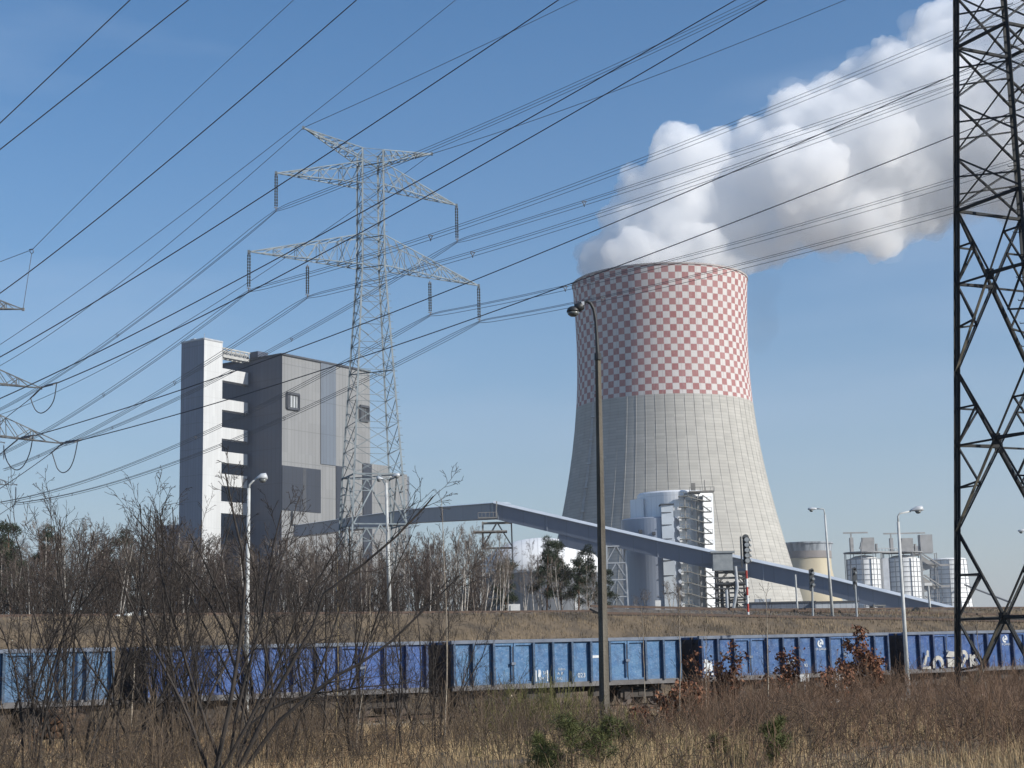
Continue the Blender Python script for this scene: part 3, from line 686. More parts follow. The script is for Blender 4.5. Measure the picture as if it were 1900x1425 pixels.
# ================================================================== ground, tracks, train, lamps
us = np.concatenate([[-1900, -900, -400, -160], np.arange(-100, 62, 1.0), [80, 120, 200, 400, 1000, 1900]])
ss_ = np.concatenate([[-1900, -1000, -700, -300], np.arange(-120, 200, 2.0), [240, 300, 400, 700, 1500, 1900]])
V = []
for u in us:
    for s in ss_:
        p = track(s, u); V.append((p.x, p.y, ground_z(p.x, p.y)))
n = len(ss_); F = [(j * n + i, j * n + i + 1, (j + 1) * n + i + 1, (j + 1) * n + i) for j in range(len(us) - 1) for i in range(n - 1)]
GROUND = mat('dry_grass_ground', (.15, .11, .068), (.065, .05, .034), .45, rough=.95, bump=.6, bscale=5, lo=.38, hi=.66)
g = link('ground', raw_mesh('ground', V, F, GROUND, smooth=True)); tag(g, kind='structure')
def strip(name, u0, u1, s0, s1, zo, m, n=60, wob=0.0):
    V = []
    for i in range(n + 1):
        s = s0 + (s1 - s0) * i / n
        for j, u in enumerate((u0, (u0 + u1) / 2, u1)):
            w = (wob * (math.sin(s * .7 + j * 2) + math.sin(s * 1.9 + j)) if j != 1 else 0)
            p = track(s, u + w); V.append((p.x, p.y, ground_z(p.x, p.y) + zo))
    F = [(i * 3 + j, i * 3 + j + 1, i * 3 + 4 + j, i * 3 + 3 + j) for i in range(n) for j in range(2)]
    return tag(link(name, raw_mesh(name, V, F, m, True)), kind='structure')
strip('path', -9.4, -5.6, -60, 130, .03, mat('sandy_path', (.42, .36, .27), (.25, .2, .14), .5, rough=.95, bump=.4, bscale=9), 120, .35)
# ballast bed under the goods line
mb = MB()
for (s0, s1) in ((-70, 170),):
    pts = [(-1.6, -.55), (-.3, -.2), (3.2, -.2), (4.5, -.55)]
    mb.prism([track(s0, u, z) for u, z in pts], TT * (s1 - s0))
o = mb.build('ballast', mat('ballast_stone', (.17, .145, .125), (.06, .05, .045), 6, rough=.95, bump=1, bscale=14)); tag(o, kind='structure')
RUST = mat('rusty_rail', (.085, .05, .033), (.055, .036, .027), 2, rough=.75)
def rails(label, pts_list, sleeper_pts, name='railway_track'):
    t = thing(name, pts_list[0][0], label, 'railway track')
    for pl in pts_list:
        mb = MB()
        for a, c in zip(pl[:-1], pl[1:]): mb.beam(a, c, .075, .16)
        mb.build('rail', RUST, t)
    mb = MB()
    for a, c in sleeper_pts: mb.beam(a, c, .24, .14)
    o = mb.build('sleepers', mat('sleeper', (.12, .105, .09), (.07, .06, .05), 2), t); o['kind'] = 'stuff'
    return t
rails('track the blue wagons stand on', [[track(s, u, -.08) for s in range(-70, 171, 20)] for u in (.73, 2.17)], [(track(s, .1, -.2), track(s, 2.8, -.2)) for s in np.arange(-70, 170, .65)])
rails('rusty track along the top of the grassy embankment', [[track(s, u, CREST_Z + .1) for s in range(-90, 261, 25)] for u in (CREST_U + 1.2, CREST_U + 2.7)], [(track(s, CREST_U + .7, CREST_Z - .02), track(s, CREST_U + 3.1, CREST_Z - .02)) for s in np.arange(-90, 260, .9)])
# embankment face: where a line of sight meets it
SL0, SL1 = (10, -.3), (CREST_U - 1.2, CREST_Z - .25)
def on_slope(px, py):
    d = ray(px, py); k = (SL1[1] - SL0[1]) / (SL1[0] - SL0[0])
    # EYE + l dz = SL0z + k (u - SL0u),  u = TN.(l d - TP)
    un = TN.dot(d); c = -TN.dot(TP)
    l = (SL0[1] + k * (c - SL0[0]) - EYE) / (d.z - k * un)
    return Vector((d.x * l, d.y * l, EYE + d.z * l))
lowr = [on_slope(x, y) for x, y in ((1120, 1141.6), (1300, 1144.6), (1500, 1148.6), (1700, 1152), (1900, 1155.6), (2050, 1158.5))]
up = Vector((0, 0, .14))
rails('rusty siding slanting down the embankment face on the right', [[p + up for p in lowr], [p + up + TN * 1.5 + Vector((0, 0, .5)) for p in lowr]], [(lowr[i].lerp(lowr[i + 1], k / 30), lowr[i].lerp(lowr[i + 1], k / 30) + TN * 1.4 + Vector((0, 0, .45))) for i in range(5) for k in range(30)])

# ---- wagons ---------------------------------------------------------------------
def paint(name, c, dark, fade):
    m, nt, b = new_mat(name); oc, xyz = obj_xyz(nt)
    n1 = noise(nt, 1.1, 7, .72); n2 = noise(nt, 4.5, 6, .7, stretch=(1, 1, .35)); n3 = noise(nt, 13, 3, .6)
    col = mixc(nt, ramp(nt, n1, .38, .68), c, fade)
    col = mixc(nt, M(nt, 'MULTIPLY', ramp(nt, n2, .48, .70), .75), col, dark)
    col = mixc(nt, M(nt, 'MULTIPLY', ramp(nt, n3, .58, .70), .7), col, tuple(x * .8 + .14 for x in fade))
    low = ramp(nt, M(nt, 'ADD', xyz[2], M(nt, 'MULTIPLY', n2, .6)), 1.75, 1.15)
    col = mixc(nt, M(nt, 'MULTIPLY', low, .5), col, (.13, .105, .085))
    nt.links.new(col, b.inputs['Base Color']); b.inputs['Roughness'].default_value = .55
    bp = nt.nodes.new('ShaderNodeBump'); bp.inputs['Strength'].default_value = .8; bp.inputs['Distance'].default_value = .06
    nt.links.new(noise(nt, 2.6, 3, .5), bp.inputs['Height']); nt.links.new(bp.outputs[0], b.inputs['Normal'])
    return m
RAILTOP = mat('wagon_top_rail', (.13, .155, .20), (.08, .10, .14), 1.6, rough=.6)
UNDER = mat('wagon_underframe', (.045, .04, .036), (.075, .06, .05), 2, rough=.85)
SILL = mat('wagon_sill', (.16, .155, .155), (.09, .085, .085), 1.2, rough=.8)
WHITEP = mat('white_stencil', (.62, .64, .64), (.42, .46, .5), 5, rough=.7)
ZT, ZB, WL, BAY = 3.17, 1.2, 12.8, 12.8 / 12
def wagon(k, col, dark, fade, label):
    s0 = (k - 1) * 14.04
    P = paint('wagon_paint', col, dark, fade); PR = paint('wagon_rib_shade', tuple(x * .45 for x in col), tuple(x * .6 for x in dark), tuple(x * .4 for x in fade))  # ribs are the body blue, darkened in colour for their shaded sides
    org = track(s0 + WL / 2, 1.45, 0)
    t = thing('freight_wagon', org, label, 'wagon', 'blue open freight wagons in the train')
    W = lambda s, u, z: track(s0 + s, u, z)
    ax = (TT, TN, Vector((0, 0, 1)))
    mb = MB()     # open box: four walls and floor
    mb.box(W(WL / 2, .04, (ZT + ZB) / 2), (WL, .08, ZT - ZB), ax); mb.box(W(WL / 2, 2.86, (ZT + ZB) / 2), (WL, .08, ZT - ZB), ax)
    for s in (.05, WL - .05): mb.box(W(s, 1.45, (ZT + ZB) / 2), (.1, 2.74, ZT - ZB), ax)
    mb.box(W(WL / 2, 1.45, ZB + .04), (WL - .2, 2.7, .08), ax)
    mb.build('body', P, t)
    for u, w in ((-.03, .17), (2.93, .17)):
        mb = MB(); mb.box(W(WL / 2, u, ZT - .02), (WL + .1, w, .15), ax); mb.build('top_rail', RAILTOP, t)
    mb = MB(); mb.box(W(WL / 2, -.02, ZB - .08), (WL, .16, .22), ax); mb.box(W(WL / 2, 2.92, ZB - .08), (WL, .16, .22), ax); mb.build('sill', SILL, t)
    doors = (2, 3, 8, 9)
    for i in range(13):
        if i in (3, 9): continue
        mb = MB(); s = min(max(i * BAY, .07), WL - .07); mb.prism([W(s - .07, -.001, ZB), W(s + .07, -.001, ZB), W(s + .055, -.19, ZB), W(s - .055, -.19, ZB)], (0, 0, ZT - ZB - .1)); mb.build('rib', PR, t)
    for i in doors:
        a, c = i * BAY + .08, (i + 1) * BAY - .06
        fr = MB(); z0, z1 = ZB + .08, ZT - .16
        for p, q in (((a, z0), (c, z0)), ((a, z1), (c, z1)), ((a, z0), (a, z1)), ((c, z0), (c, z1))):
            e = .045; 
            sx = abs(q[0] - p[0]) + .09; sz = abs(q[1] - p[1]) + .09
            fr.box(W((p[0] + q[0]) / 2, -.045, (p[1] + q[1]) / 2), (sx - (.18 if sx < sz else 0) if False else sx, .088, sz), ax) if p[0] == q[0] else fr.box(W((p[0] + q[0]) / 2, -.04, (p[1] + q[1]) / 2), (sx - .181, .078, .09), ax)
        d = fr.build('door', P, t)
        if i in (2, 8):
            hb = MB(); hb.beam(W(c + .03, -.10, z0 + .1), W(c + .03, -.10, z1 - .1), .05); hb.box(W(c + .03, -.13, (z0 + z1) / 2), (.22, .08, .12), ax); hb.build('latch', RAILTOP, d)
    # end walls stiffeners
    for s, sg in ((0, -1), (WL, 1)):
        mb = MB()
        for u in (.5, 1.45, 2.4): mb.box(W(s + sg * .06, u, (ZT + ZB) / 2), (.12, .14, ZT - ZB), ax)
        for z in (1.7, 2.3, 2.9): mb.box(W(s + sg * .04, 1.45, z), (.08, 2.6, .1), ax)
        mb.box(W(s + sg * .012, 1.45, (ZT + ZB) / 2 - .05), (.024, 2.84, ZT - ZB - .12), ax); mb.build('end_wall', mat('rusty_end_wall', (.06, .042, .034), (.03, .03, .04), 1.5, rough=.9), t)
        for u in (.58, 2.32):
            mb = MB(); mb.tube([W(s + sg * .0, u, 1.02), W(s + sg * .5, u, 1.02)], .1, 10); mb.tube([W(s + sg * .5, u, 1.02), W(s + sg * .56, u, 1.02)], .24, 12); mb.build('buffer', UNDER, t)
    mb = MB(); mb.box(W(WL / 2, 1.45, ZB - .3), (WL, .5, .35), ax)
    for s in (4.5, 6.2, 8.3): mb.box(W(s, .55, .72), (.9, .5, .4), ax)
    for s in np.arange(.6, WL, 1.07): mb.box(W(s, .35, ZB - .18), (.1, .7, .2), ax)
    mb.build('underframe', UNDER, t)
    for sb in (2.0, WL - 2.0):
        mb = MB(); mb.box(W(sb, .55, .55), (2.5, .14, .3), ax); mb.box(W(sb, 2.35, .55), (2.5, .14, .3), ax); mb.box(W(sb, 1.45, .62), (.4, 2.0, .3), ax)
        for ds in (-.9, .9): mb.box(W(sb + ds, .5, .48), (.34, .2, .36), ax)
        bg_ = mb.build('bogie', UNDER, t)
        for ds in (-.9, .9):
            for u in (.68, 2.22):
                wm = MB(); wm.tube([W(sb + ds, u - .065, .46), W(sb + ds, u + .065, .46)], .46, 20); wm.build('wheel', mat('wheel_steel', (.10, .075, .06), (.06, .045, .04), 3), bg_)
    return t, W, ax, P
wagons = []
wagons.append(wagon(0, (.04, .105, .205), (.03, .06, .12), (.07, .15, .25), 'pale steel blue wagon at the front of the visible train, cut by the left edge'))
wagons.append(wagon(1, (.016, .068, .225), (.012, .028, .10), (.04, .09, .27), 'vivid royal blue wagon behind the dense bare bushes and the white lamp post'))
wagons.append(wagon(2, (.036, .115, .25), (.025, .06, .13), (.068, .165, .29), 'light blue scuffed wagon with white stencils, behind the dark lamp post'))
wagons.append(wagon(3, (.024, .078, .215), (.015, .035, .09), (.05, .12, .25), 'mid blue wagon with a white round emblem, behind rust leaved bushes'))
wagons.append(wagon(4, (.018, .064, .215), (.012, .03, .09), (.04, .10, .24), 'blue wagon with big white graffiti letters, behind the black pylon leg'))
wagons.append(wagon(5, (.024, .075, .205), (.015, .035, .09), (.05, .115, .24), 'blue wagon cut by the right edge, past the graffiti wagon'))
def text_on(W, t, s, z, size, body, name='lettering', m=WHITEP, u=-.012):
    cu = bpy.data.curves.new('text', 'FONT'); cu.body = body; cu.size = size; cu.extrude = .003; cu.align_x = 'CENTER'
    tmp = bpy.data.objects.new('text', cu); COL.objects.link(tmp)
    dg = bpy.context.evaluated_depsgraph_get(); me = bpy.data.meshes.new_from_object(tmp.evaluated_get(dg))
    bpy.data.objects.remove(tmp); base = wloc(t)
    for v in me.vertices:
        p = W(s + v.co.x, u - v.co.z - .004, z + v.co.y); v.co = (p.x - base.x, p.y - base.y, p.z - base.z)
    me.materials.clear(); me.materials.append(m); return link(name, me, t)
def poly_on(W, t, polys, name, m=WHITEP, u=-.02, e=.012):
    for pl in polys:
        mb = MB(); mb.prism([W(s, u, z) for s, z in pl], TN * e); mb.build(name, m, t)
def arc(cs, cz, r0, r1, a0, a1, n=14):
    o = [(cs + r1 * math.cos(a0 + (a1 - a0) * i / n), cz + r1 * math.sin(a0 + (a1 - a0) * i / n)) for i in range(n + 1)]
    return o + [(cs + r0 * math.cos(a1 - (a1 - a0) * i / n), cz + r0 * math.sin(a1 - (a1 - a0) * i / n)) for i in range(n + 1)]
def emblem(wi, s):
    t, W, ax, P = wagons[wi]
    poly_on(W, t, [arc(s, 2.72, .10, .19, R_(110), R_(300)), arc(s + .04, 2.76, .08, .19, R_(-40), R_(95)), [(s - .06, 2.68), (s + .07, 2.66), (s + .12, 2.78), (s + .0, 2.8)]], 'emblem')
    text_on(W, t, s, 2.38, .17, 'PKP CARGO')
# bay centres taken from the photo
emblem(3, BAY * 7.5); emblem(4, BAY * 7.5)
t, W, ax, P = wagons[2]
text_on(W, t, BAY * 4.5, 1.62, .20, '31 51'); text_on(W, t, BAY * 4.5, 1.36, .20, '5941'); text_on(W, t, BAY * 5.5, 1.78, .15, '12,8 m'); text_on(W, t, BAY * 5.42, 1.58, .17, 'A  B'); text_on(W, t, BAY * 5.4, 1.34, .17, 'S 62'); text_on(W, t, BAY * 6.55, 1.42, .30, '023')
poly_on(W, t, [[(BAY * 4 + .14, 1.3), (BAY * 4 + .22, 1.3), (BAY * 4 + .22, 1.8), (BAY * 4 + .14, 1.8)], [(BAY * 4 + .78, 1.3), (BAY * 4 + .84, 1.3), (BAY * 4 + .84, 1.8), (BAY * 4 + .78, 1.8)], [(BAY * 4 + .3, 1.5), (BAY * 4 + .45, 1.52), (BAY * 4 + .44, 1.82), (BAY * 4 + .32, 1.84)], [(BAY * 7 + .15, 2.3), (BAY * 7 + .55, 2.3), (BAY * 7 + .55, 2.42), (BAY * 7 + .15, 2.42)]], 'stencil')
t, W, ax, P = wagons[3]
text_on(W, t, BAY * 6.5, 1.55, .24, '93'); text_on(W, t, BAY * 5.5, 1.6, .3, 'O', 'stencil')
poly_on(W, t, [arc(BAY * 5.55, 1.85, .12, .24, R_(160), R_(380)), [(BAY * .2, 1.5), (BAY * .75, 1.5), (BAY * .7, 1.95), (BAY * .3, 2.1)], [(BAY * .3, 1.3), (BAY * .8, 1.32), (BAY * .8, 1.42), (BAY * .3, 1.4)]], 'graffiti', WHITEP)
t, W, ax, P = wagons[4]
CREAM = mat('graffiti_cream', (.46, .44, .39), (.30, .30, .29), 3)
gx = 1.15
poly_on(W, t, [[(gx, 1.22), (gx + .62, 1.22), (gx + .62, 1.36), (gx, 1.36)], [(gx + .02, 1.42), (gx + .24, 1.42), (gx + .42, 1.9), (gx + .3, 1.98)], [(gx + .36, 1.9), (gx + .52, 1.86), (gx + .52, 2.2), (gx + .42, 2.24), (gx + .36, 2.15)],
    arc(gx + 1.22, 1.5, .2, .42, 0, math.pi), [(gx + .8, 1.25), (gx + 1.02, 1.25), (gx + 1.02, 1.5), (gx + .8, 1.5)], [(gx + 1.42, 1.25), (gx + 1.64, 1.25), (gx + 1.64, 1.5), (gx + 1.42, 1.5)],
    [(gx + 1.85, 1.85), (gx + 2.1, 2.15), (gx + 2.62, 2.1), (gx + 2.68, 1.86), (gx + 2.3, 1.8)], [(gx + 1.95, 1.28), (gx + 2.5, 1.28), (gx + 2.7, 1.55), (gx + 2.6, 1.74), (gx + 1.95, 1.74)],
    arc(gx + 3.25, 1.85, .12, .34, R_(-40), R_(170)), [(gx + 2.9, 1.25), (gx + 3.1, 1.25), (gx + 3.45, 1.7), (gx + 3.28, 1.78)], arc(gx + 4.1, 1.62, .1, .3, R_(60), R_(330)), [(gx + 3.7, 1.25), (gx + 3.85, 1.25), (gx + 3.85, 1.95), (gx + 3.7, 1.95)]], 'graffiti', CREAM, u=-.19)

# ---- lamps ------------------------------------------------------------------------
CPOLE = mat('pale_concrete_pole', (.52, .53, .52), (.36, .37, .36), 1.5, rough=.85)
WEATH = mat('weathered_concrete_post', (.135, .12, .097), (.06, .053, .042), 1.1, rough=.95, bump=.5, bscale=12, stretch=(3, 3, .5))
BLACKP = mat('black_pipe', (.02, .021, .023), (.035, .034, .033), 3, rough=.5)
LENS = mat('lamp_bowl', (.16, .17, .165), (.1, .105, .1), 3, rough=.25)
LHEAD = mat('lamp_head_grey', (.52, .54, .56), (.4, .42, .44), 3, rough=.4)
# the near, dark lamp
Y1 = 38.0
pb, pt = at(1121, 1325, Y1), at(1109.5, 664, Y1); gz = ground_z(pb.x, pb.y)
lp = thing('street_lamp', (pb.x, Y1, gz), 'tall dark lamp on a square weathered concrete post, the nearest lamp', 'street lamp')
mb = MB(); k = px_m(Y1)
def sq(c, w, a=R_(40)): return [c + Vector((w / 2 * 1.414 * math.cos(a + i * math.pi / 2 + math.pi / 4), w / 2 * 1.414 * math.sin(a + i * math.pi / 2 + math.pi / 4), 0)) for i in range(4)]
b0_ = Vector((pb.x, Y1, gz - .4)); lo_, hi_ = sq(b0_, .19), sq(pt, .10)
mb.add(lo_ + hi_, [(0, 1, 5, 4), (1, 2, 6, 5), (2, 3, 7, 6), (3, 0, 4, 7), (4, 5, 6, 7)]); mb.build('post', WEATH, lp)
mb = MB(); mb.tube([at(x, y, Y1) for x, y in ((1109.5, 668), (1109, 650), (1107, 615), (1105, 590), (1101.5, 573), (1096, 563), (1090, 559), (1085, 561), (1082, 566))], [.062, .055, .045, .043, .042, .042, .042, .042, .04], 10); mb.tube([at(1109.6, 668, Y1), at(1109.3, 656, Y1)], .09, 12); mb.build('arm', BLACKP, lp)
hd = MB(); a_, c_ = at(1083, 566, Y1), at(1068, 573, Y1); hd.tube([a_, a_.lerp(c_, .15), a_.lerp(c_, .9), c_], [.04, .1, .125, .09], 12)
c2 = at(1063.5, 578, Y1)
vs = [(0, .155), (.05, .15), (.10, .10), (.125, .02)]
hd.lathe((c2.x, c2.y, c2.z - .01), [(.165, 0.0), (.16, .04), (.13, .1), (.07, .135), (.005, .145)], 20); ho = hd.build('lamp_head', BLACKP, lp, smooth=True)
hd = MB(); hd.lathe((c2.x, c2.y, c2.z - .01), [(.005, -.125), (.07, -.115), (.13, -.07), (.158, -.01)], 20); hd.build('lens', LENS, ho, smooth=True)
hd = MB(); hd.box(at(1081.5, 563, Y1 - .06), (.07, .05, .09)); hd.build('clamp', LHEAD, ho)
def lamp(label, base, top, head_pts, Y, w0=.17, w1=.10, side=1, arm_r=.04, hs=.30, gz=None, pole=CPOLE, head2=None, group=None):
    pb = at(*base, Y); pt = at(*top, Y); z = ground_z(pb.x, pb.y) if gz is None else gz
    t = thing('street_lamp', (pb.x, Y, z), label, 'street lamp', group)
    mb = MB(); mb.tube([Vector((pb.x, Y, min(z, pb.z) - .3)), pt], [w0 / 2, w1 / 2], 10); mb.build('post', pole, t, smooth=True)
    for hp in [head_pts] + ([head2] if head2 else []):
        pts = [pt + Vector((0, 0, -.1))] + [at(x, y, Y) for x, y in hp[:-1]]
        mb = MB(); mb.tube(pts, arm_r, 8); mb.build('arm', pole, t, smooth=True)
        e = pts[-1]; c = at(*hp[-1], Y); d = (c - e).normalized(); l = (c - e).length
        hd = MB(); hd.tube([e - d * .05, e + d * .06, e + d * l * .5, e + d * l * .95, e + d * l], [.05, .10, hs * .5, hs * .42, .03], 12)
        h = hd.build('lamp_head', LHEAD, t, smooth=True)
        for v in h.data.vertices:      # flatten underneath
            zc = (e.z + c.z) / 2 - pb.z * 0 - z
            if v.co.z < zc - .02: v.co.z = zc - .02 + (v.co.z - zc + .02) * .35
        ln = MB(); m_ = e.lerp(c, .58); ln.lathe((m_.x, m_.y, m_.z - .14), [(.005, -.06), (.1, -.03), (.16, .07)], 14); ln.build('lens', LENS, h, smooth=True)
    return t
lamp('pale lamp post rising from the bare bushes in front of the royal blue wagon', (456, 1318), (461.5, 906), [(463, 899), (469, 893.5), (476, 889.5), (496, 884)], 57.5, .19, .13, hs=.34)
lamp('white lamp post with arm to the right, in front of the graffiti wagon', (1686, 1292), (1666.5, 968), [(1666, 958), (1669, 953), (1690, 948.5), (1713, 943.5)], 74, .22, .13, hs=.34)
p = on_slope(1545, 1146)
lamp('slim white lamp with its arm to the left, by the old beige cooling tower', (1545, 1147), (1530.5, 955), [(1529, 946), (1527, 944), (1514, 944), (1499, 945.5)], p.y, .24, .13, hs=.26, gz=p.z)
p = track(75, CREST_U - 1, CREST_Z)
lamp('twin headed pale lamp post standing before the lattice pylon', (723.5, 1142), (716.5, 896), [(716, 889), (720, 886), (729, 884), (742, 881.5)], on_plane(723, 1140, track(0, CREST_U + 4), TN).y, .30, .17, hs=.34, gz=CREST_Z - .3, head2=[(715, 890), (712, 889), (709, 888.5), (699, 888.5)])
lamp('lamp head reaching in at the right edge', (1925, 1145), (1912, 992), [(1911, 985), (1907, 984), (1902, 984), (1889, 986)], 118, .22, .12, hs=.24, gz=2.5)
# ---- signals and small posts along the embankment ----------------------------------
REDP = mat('signal_red', (.42, .05, .035), (.33, .05, .04), 3); WHP = mat('signal_white', (.72, .72, .70), (.6, .6, .58), 3)
SIGB = mat('signal_back', (.05, .055, .06), (.085, .09, .095), 3, rough=.6); SIGG = mat('signal_grey', (.32, .34, .35), (.24, .26, .27), 3)
def signal(label, base, top, htop, hw, band, Y, gz, nl):
    pb = at(*base, Y); pt = at(*top, Y); ph = at(*htop, Y)
    t = thing('railway_signal', (pb.x, Y, gz), label, 'railway signal')
    mb = MB(); n = 7; a = Vector((pb.x, Y, gz - .3))
    for i in range(n):
        mb.cur = i % 2; mb.tube([a.lerp(pt, i / n), a.lerp(pt, (i + 1) / n)], .075, 10)
    mb.build('mast', [WHP, REDP] if band else [SIGG, SIGG], t)
    mb = MB(); z0, z1 = pt.z - .1, ph.z; w = hw
    mb.box((pt.x + w * .1, Y, (z0 + z1) / 2), (w * .85, .1, z1 - z0)); mb.tube([(pt.x + w * .1, Y - .05, z1), (pt.x + w * .1, Y + .05, z1)], w * .425, 14)
    mb.build('board', SIGB, t)
    mb = MB(); mb.box((pt.x - w * .62, Y - .25, (z0 + z1) / 2 - .1), (w * .16, .3, z1 - z0 + .3)); mb.build('ladder_guard', SIGB, t)
    for i in range(nl):
        mb = MB(); z = z0 + (z1 - z0) * (i + .5) / nl; mb.tube([(pt.x + w * .1, Y - .05, z), (pt.x + w * .1, Y - .5, z)], w * .30, 12); mb.tube([(pt.x + w * .55, Y + .1, z + .05), (pt.x + w * .8, Y + .3, z)], w * .16, 8); mb.build('lamp_unit', SIGG, t)
    return t
p = on_slope(1388, 1143)
signal('tall railway signal on a red and white mast at the embankment top', (1388.5, 1143), (1384, 1043), (1391, 997), 14 / px_m(p.y), True, p.y, p.z, 5)
p = on_slope(1507, 1145)
signal('small railway signal on a grey mast left of the slim white lamp', (1508, 1146), (1507, 1088), (1509, 1058), 8 / px_m(p.y), False, p.y, p.z, 3)
p = on_slope(1590, 1146)
signal('narrow signal on a thin pale mast right of the slim white lamp', (1590, 1147), (1586.5, 1085), (1586, 1055), 7 / px_m(p.y), False, p.y, p.z, 2)
def post(name, label, cat, base, top, Y, gz, r=.07, m=CPOLE, tbar=None, group=None, head=None):
    pb, pt = at(*base, Y), at(*top, Y); t = thing(name, (pb.x, Y, gz), label, cat, group)
    mb = MB(); mb.tube([Vector((pb.x, Y, gz - .3)), pt], r, 8); mb.build('post', m, t)
    if tbar:
        mb = MB(); mb.box(pt + Vector((0, 0, .1)), (tbar, .25, .28)); mb.build('lamp_head', WHP, t)
    if head:
        mb = MB(); mb.box(pt + Vector((0, -.1, .1)), head); mb.build('board', WHP, t)
    return t
post('pole', 'thin pale pole in front of the conveyor, left of the small signal', 'pole', (1481, 1140), (1475.5, 1066), 150, GZ, .09)
post('lamp_post', 'small lamp post with a white cross bar in front of the tanks', 'street lamp', (1727.5, 1140), (1722, 1086), 160, GZ, .12, tbar=.8)
post('lamp_post', 'small lamp post with a white cross bar among the bare trees', 'street lamp', (893, 1140), (890.5, 1068), 165, 3, .11, tbar=1.0)
p = track(92, CREST_U + 3.5, CREST_Z)
post('signal_board', 'small white board on a short post at the embankment top', 'sign', (1219, 1141), (1221, 1127), 118, CREST_Z - .5, .05, head=(.42, .08, .85), m=SIGB)
p = at(1074, 1140, 150)
mt = thing('lattice_mast', (p.x, 150, 3), 'short white ladder like mast beside the pines', 'mast')
for dx in (-.22, .22):
    mb = MB(); mb.box((p.x + dx, 150, 4.6 + at(1074, 1085, 150).z / 2 - 3.4), (.16 if dx > 0 else .26, .16, at(1074, 1085, 150).z - 2)); mb.build('leg', WHP, mt)
mb = MB(); z = 3.5
while z < at(1074, 1087, 150).z: mb.box((p.x, 150, z), (.28, .1, .12)); z += .75
mb.build('rungs', WHP, mt)
p = at(950, 1138, 175); ctn = thing('container', (p.x, 175, GZ), 'white container behind the bare trees under the conveyor pier', 'container')
mb = MB(); zt = at(950, 1121, 175).z; mb.box((p.x, 176, (zt + GZ) / 2), (1.85, 2.4, zt - GZ)); mb.build('body', WHP, ctn)
mb = MB(); mb.box((p.x - .15, 174.77, (zt + GZ) / 2), (.06, .05, zt - GZ - .3)); mb.build('door', SIGG, ctn)
# white sacks on the embankment edge
for i, (px, w, hh) in enumerate(((237, .5, .18), (247, .42, .26), (266, .55, .34), (219, .3, .12))):
    p = on_plane(px, 1141, track(0, CREST_U + .2), TN); mb = MB(); mb.lathe((0, 0, 0), [(.01, -.02), (w * .42, .0), (w * .5, hh * .4), (w * .38, hh * .85), (.01, hh)], 10)
    o = mb.build('sack', mat('white_sack', (.72, .72, .68), (.55, .54, .5), 4, bump=.6), None, smooth=True); o.location = (p.x, p.y, CREST_Z - .02); o.rotation_euler.z = i
    tag(o, ('flat white sack left of the larger one on the embankment edge', 'rounded white sack near the middle of the sacks on the embankment edge', 'biggest white sack on the embankment edge', 'smallest white scrap at the left end of the sacks on the embankment')[i], 'sack', 'white sacks on the embankment edge')
p = at(1701, 1134, 118); mb = MB(); mb.tube([(p.x, 118, p.z), (p.x, 118.3, p.z)], .3, 18); o = mb.build('tyre', BLACKP, None, loc=(p.x, 118, p.z - .3)); tag(o, 'black round tyre lying against the embankment top by the conveyor', 'tyre')
# relay cabinet by the line
p = at(1562, 1285, 72); gz = ground_z(p.x, p.y); cbn = thing('relay_cabinet', (p.x, 72, gz), 'white trackside cabinet half hidden in brown scrub', 'cabinet')
zt = at(1562, 1250, 72).z
for dx, zz in ((-.21, zt), (.21, zt - .16)):
    mb = MB(); mb.box((p.x + dx, 72.2, (zz + gz) / 2 - .1), (.34, .4, zz - gz + .2)); mb.build('door', WHP, cbn)
mb = MB(); mb.box((p.x, 72.3, (zt + gz) / 2 - .2), (.7, .3, zt - gz)); mb.build('body', SIGG, cbn)
p = at(1493, 1258, 74); mb = MB(); mb.box((p.x, 74, p.z), (.42, .06, .32)); mb.box((p.x, 74.08, (p.z + ground_z(p.x, 74)) / 2), (.06, .06, p.z - ground_z(p.x, 74) + .3)); o = mb.build('marker_sign', WHP, None, loc=(p.x, 74, ground_z(p.x, 74))); tag(o, 'small white lineside plate low under the mid blue wagon', 'sign')
# cut logs stacked by the path
BARK = mat('log_bark', (.13, .085, .055), (.07, .045, .03), 5, rough=.9); CUT = mat('cut_wood', (.72, .38, .19), (.52, .25, .11), 8, rough=.8)
Yl = 45; spots = [(58, 1370, 5), (72, 1362, 6), (83, 1348, 7), (80, 1333, 7), (88, 1322, 6.5), (96, 1338, 6), (108, 1334, 7), (100, 1352, 6.5), (112, 1347, 6), (120, 1357, 5.5), (104, 1365, 6.5), (90, 1364, 6), (62, 1358, 5), (127, 1366, 5)]
for i, (px, py, r) in enumerate(spots):
    p = at(px, py, Yl); rr = r / px_m(Yl, 1) * 1.05; dirv = Vector((.35 + .1 * (i % 3), .93, 0)).normalized()
    t = thing('log', p, 'cut log with a bright orange end face in the pile by the path', 'log', 'cut logs piled by the path')
    mb = MB(); mb.tube([p, p + dirv * 1.1], rr, 12, cap=False); mb.build('bark', BARK, t); mb = MB(); mb.tube([p - dirv * .004, p + dirv * .02], rr * .93, 12); mb.build('cut_face', CUT, t)
